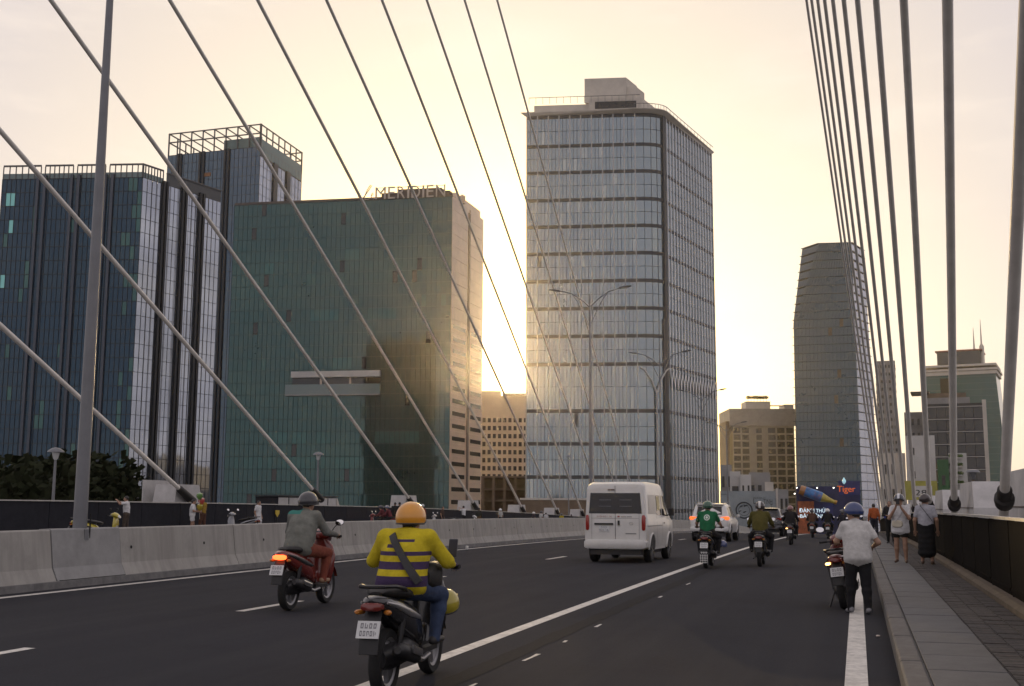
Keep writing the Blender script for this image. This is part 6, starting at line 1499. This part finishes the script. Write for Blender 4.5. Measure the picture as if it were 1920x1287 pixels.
for s in (-1, 1):
    MB().loft([(-.03, 1.08, .035, .19, 0, 4, s * .775), (-.02, 1.08, .05, .21, 0, 4, s * .78), (.05, 1.08, .05, .21, 0, 4, s * .80)], 14).build('tail_lamp', RED, vn)
    rear(s * .60 - .16, s * .60 + .16, .515, .545, -.085, 'reflector', RED, vn)
    side_patch(VS, [(.35, 1.32), (1.35, 1.32), (1.35, 1.84), (.42, 1.84)], s).build('side_panel', WHT if False else pm('van panel cream', (.55, .52, .46), .4), vn)
    dw = side_patch(VS, [(1.5, 1.28), (2.15, 1.28), (2.15, 1.84), (1.5, 1.84)], s).build('side_window', CG, vn)
    side_patch(VS, [(1.55, 1.42), (1.95, 1.42), (1.95, 1.80), (1.55, 1.80)], s, .010).build('window_sticker', pm('sticker pale yellow', (.6, .52, .28), .6, ns=5, na=.35), dw)
    side_patch(VS, [(2.3, 1.28), (3.25, 1.24), (3.0, 1.82), (2.3, 1.84)], s).build('door_window', CG, vn)
    for yy in (1.42, 2.22, 3.30): side_patch(VS, [(yy, .5), (yy + .012, .5), (yy + .012, 1.9 if yy < 3 else 1.25), (yy, 1.9 if yy < 3 else 1.25)], s, .004, 1, 10).build('door_seam', TRIM, vn)
    side_patch(VS, [(.1, .98), (2.2, .98), (2.2, 1.005), (.1, 1.005)], s, .010, 10, 1).build('side_rail', ALU, vn)
    side_patch(VS, [(2.35, 1.04), (2.55, 1.04), (2.55, 1.07), (2.35, 1.07)], s, .016, 3, 1).build('door_handle', TRIM, vn)
    MB().box((s * .80 - .05, 1.15, .34), (s * .80 + .05, 2.75, .47), bev=.02).build('sill_step', WHT, vn)
    for yy in (.75, 3.3): arch(vn, VS, yy, .36, .40, s, WHT); car_wheel(vn, (s * .76, yy, .325), .325, .10, s)
    MB().box((s * .98 - .07, 3.05, 1.26), (s * .98 + .07, 3.13, 1.48), bev=.015).build('mirror', TRIM, vn); MB().bar((s * .80, 3.1, 1.25), (s * .93, 3.1, 1.30), .03).build('mirror_arm', TRIM, vn)
MB().loft([(-.11, .50, .80, .10, 0, 6), (-.09, .50, .86, .125, 0, 6), (.05, .50, .885, .13, 0, 6), (.2, .50, .885, .12, 0, 6)], 20).build('rear_bumper', WHT, vn)
rear(-.006, .006, .64, 2.08, -.002, 'door_seam', TRIM, vn, .004); rear(-.66, .66, 1.195, 1.203, -.002, 'door_seam', pm('seam grey', (.2, .2, .19), .6), vn, .004)
for x in (-.66, .66): rear(x - .004, x + .004, .64, 1.9, -.002, 'door_seam', MATS['seam grey'], vn, .004)
rear(-.20, -.02, 1.955, 1.985, -.001, 'brake_lamp', pm('brake lamp dark', (.05, .012, .012), .3), vn, .03)
rear(-.58, -.06, 1.02, 1.07, -.002, 'plate_garnish', TRIM, vn, .035)
pl_ = rear(-.46, -.16, .84, 1.0, -.002, 'plate', PLATE, vn, .012)
text_obj('plate_characters', '51D', (-.39, -.0155, .93), (1, 0, 0), (0, 0, 1), .055, .15, PTXT, pl_, .001); text_obj('plate_characters', '021.16', (-.44, -.0155, .855), (1, 0, 0), (0, 0, 1), .055, .25, PTXT, pl_, .001)
rear(.07, .12, 1.01, 1.14, -.002, 'door_handle', TRIM, vn, .03); text_obj('door_number', '51D-021.16', (-.52, -.004, 1.225), (1, 0, 0), (0, 0, 1), .042, .42, pm('red lettering', (.28, .10, .09), .6), vn, .001)
MB().box((.06, -.005, 1.225), (.12, -.002, 1.265)).build('red_mark', pm('red mark', (.30, .06, .05), .6), vn)
for x0, x1, z0, z1 in ((.16, .30, 1.23, 1.25), (.32, .46, 1.23, 1.25), (.28, .58, .775, .80)): MB().box((x0, -.005, z0), (x1, -.002, z1)).build('small_lettering', pm('grey ink', (.16, .16, .16), .6), vn)
MB().tube([(.44 + .05 * math.cos(2 * PI * k / 16), -.006, 1.06 + .035 * math.sin(2 * PI * k / 16)) for k in range(17)], .006, 5).build('oval_badge', ALU, vn)
MB().box((-.70, .0, .22), (.70, 3.6, .36)).build('underbody', TRIM, vn)
# ---- white SUV and dark car ahead
def suv(name, label, X, Y, rz, paint_m, k=1.0, lit=True, rails=True):
    S_ = [(0, .46, 1.02, .80, .95, .72), (.06, .44, 1.16, .87, 1.02, .76), (.18, .42, 1.34, .90, 1.06, .76), (.42, .40, 1.66, .91, 1.08, .73), (.62, .40, 1.74, .915, 1.08, .72), (1.6, .38, 1.80, .92, 1.08, .72), (2.4, .38, 1.76, .92, 1.06, .71), (3.0, .38, 1.56, .92, 1.05, .70), (3.6, .38, 1.14, .91, 1.02, .78), (4.3, .40, 1.02, .87, .92, .75), (4.6, .46, .84, .74, .76, .64)]
    o = empty(name, label=label, cat='car'); put(o, X, Y, 0, rz); o.scale = (k, k, k); body_shell(o, S_, paint_m)
    q = lambda x, y, z: (x, y - .012, z + .006)
    MB().add([q(-.60, .13, 1.25), q(.60, .13, 1.25), q(.56, .405, 1.63), q(-.56, .405, 1.63)], [(0, 1, 2, 3)]).build('rear_window', CG, o)
    MB().loft([(.34, 1.735, .60, .015, .1, 4), (.42, 1.745, .66, .022, .1, 4), (.7, 1.765, .66, .015, .1, 4)], 14).build('spoiler', paint_m, o)
    for s in (-1, 1):
        lm = pm('suv lamp lit', (.55, .07, .02), .25, emit=(1, .16, .03), es=1.0) if lit else RED
        MB().loft([(.03, 1.06, .14, .05, .2, 3, s * .62), (.02, 1.07, .17, .085, .25, 3, s * .70), (.12, 1.09, .10, .09, .3, 3, s * .835), (.30, 1.10, .03, .06, .3, 3, s * .895)], 14).build('tail_lamp', lm, o)
        side_patch(S_, [(.5, 1.16), (1.1, 1.14), (1.1, 1.60), (.75, 1.60)], s).build('quarter_window', CG, o); side_patch(S_, [(1.17, 1.14), (2.0, 1.14), (2.0, 1.66), (1.17, 1.64)], s).build('door_window', CG, o); side_patch(S_, [(2.07, 1.14), (3.05, 1.12), (2.6, 1.62), (2.07, 1.66)], s).build('door_window', CG, o)
        for yy in (.95, 3.65): arch(o, S_, yy, .40, .43, s, paint_m); car_wheel(o, (s * .80, yy, .37), .37, .12, s)
        if rails: MB().tube([(s * .62, .75, 1.79), (s * .64, .95, 1.84), (s * .64, 2.1, 1.85), (s * .62, 2.3, 1.79)], .02, 6).build('roof_rail', ALU, o)
        MB().loft([(2.75, 1.20, .03, .05, 0, 3, s * 1.02), (2.82, 1.20, .09, .075, 0, 3, s * 1.03), (2.92, 1.20, .05, .05, 0, 3, s * 1.02)], 12).build('mirror', paint_m, o)
        side_patch(S_, [(1.2, .98), (1.38, .98), (1.38, 1.01), (1.2, 1.01)], s, .02, 2, 1).build('door_handle', ALU, o)
    MB().loft([(-.06, .58, .80, .10, 0, 5), (-.03, .58, .88, .13, 0, 5), (.12, .58, .915, .14, 0, 5)], 18).build('rear_bumper', paint_m, o)
    MB().loft([(-.075, .47, .6, .03, 0, 4), (-.05, .47, .72, .045, 0, 4), (.1, .46, .74, .05, 0, 4)], 14).build('bumper_skid', TRIM, o)
    p_ = rear(-.17, .17, .78, .92, -.0, 'plate', PLATE, o, .02); MB().box((-.62, -.01, .96), (.62, .02, .985)).build('chrome_bar', CHR, o); MB().box((-.72, .05, .24), (.72, 3.9, .40)).build('underbody', TRIM, o)
    return o
suv('white_suv', 'white sport utility car with roof rails and lit red tail lamps ahead of the van', -6.72, 54.6, math.radians(-1), pm('suv white', (.60, .60, .58), .28, coat=.5, ns=2, na=.05))
suv('dark_car', 'dark car with bright rear edge partly hidden behind the olive rider', -5.35, 72.5, 0, paint('car black', (.014, .015, .018)), .98, lit=False, rails=False)

#HAZE
# ================================================================== HAZE
hz = MB().box((-1510, -310, GROUND - 1), (1510, 1610, 230)); hm = bpy.data.materials.new('haze'); hm.use_nodes = True
hm.node_tree.nodes.clear(); ho = hm.node_tree.nodes.new('ShaderNodeOutputMaterial'); hv = hm.node_tree.nodes.new('ShaderNodeVolumePrincipled')
hv.inputs['Color'].default_value = (1.0, .95, .86, 1); hv.inputs['Density'].default_value = .00007; hv.inputs['Anisotropy'].default_value = .9
hm.node_tree.links.new(hv.outputs[0], ho.inputs['Volume'])
props(hz.build('haze', hm), 'thin warm evening haze over the bridge and the city', 'haze', kind='stuff')
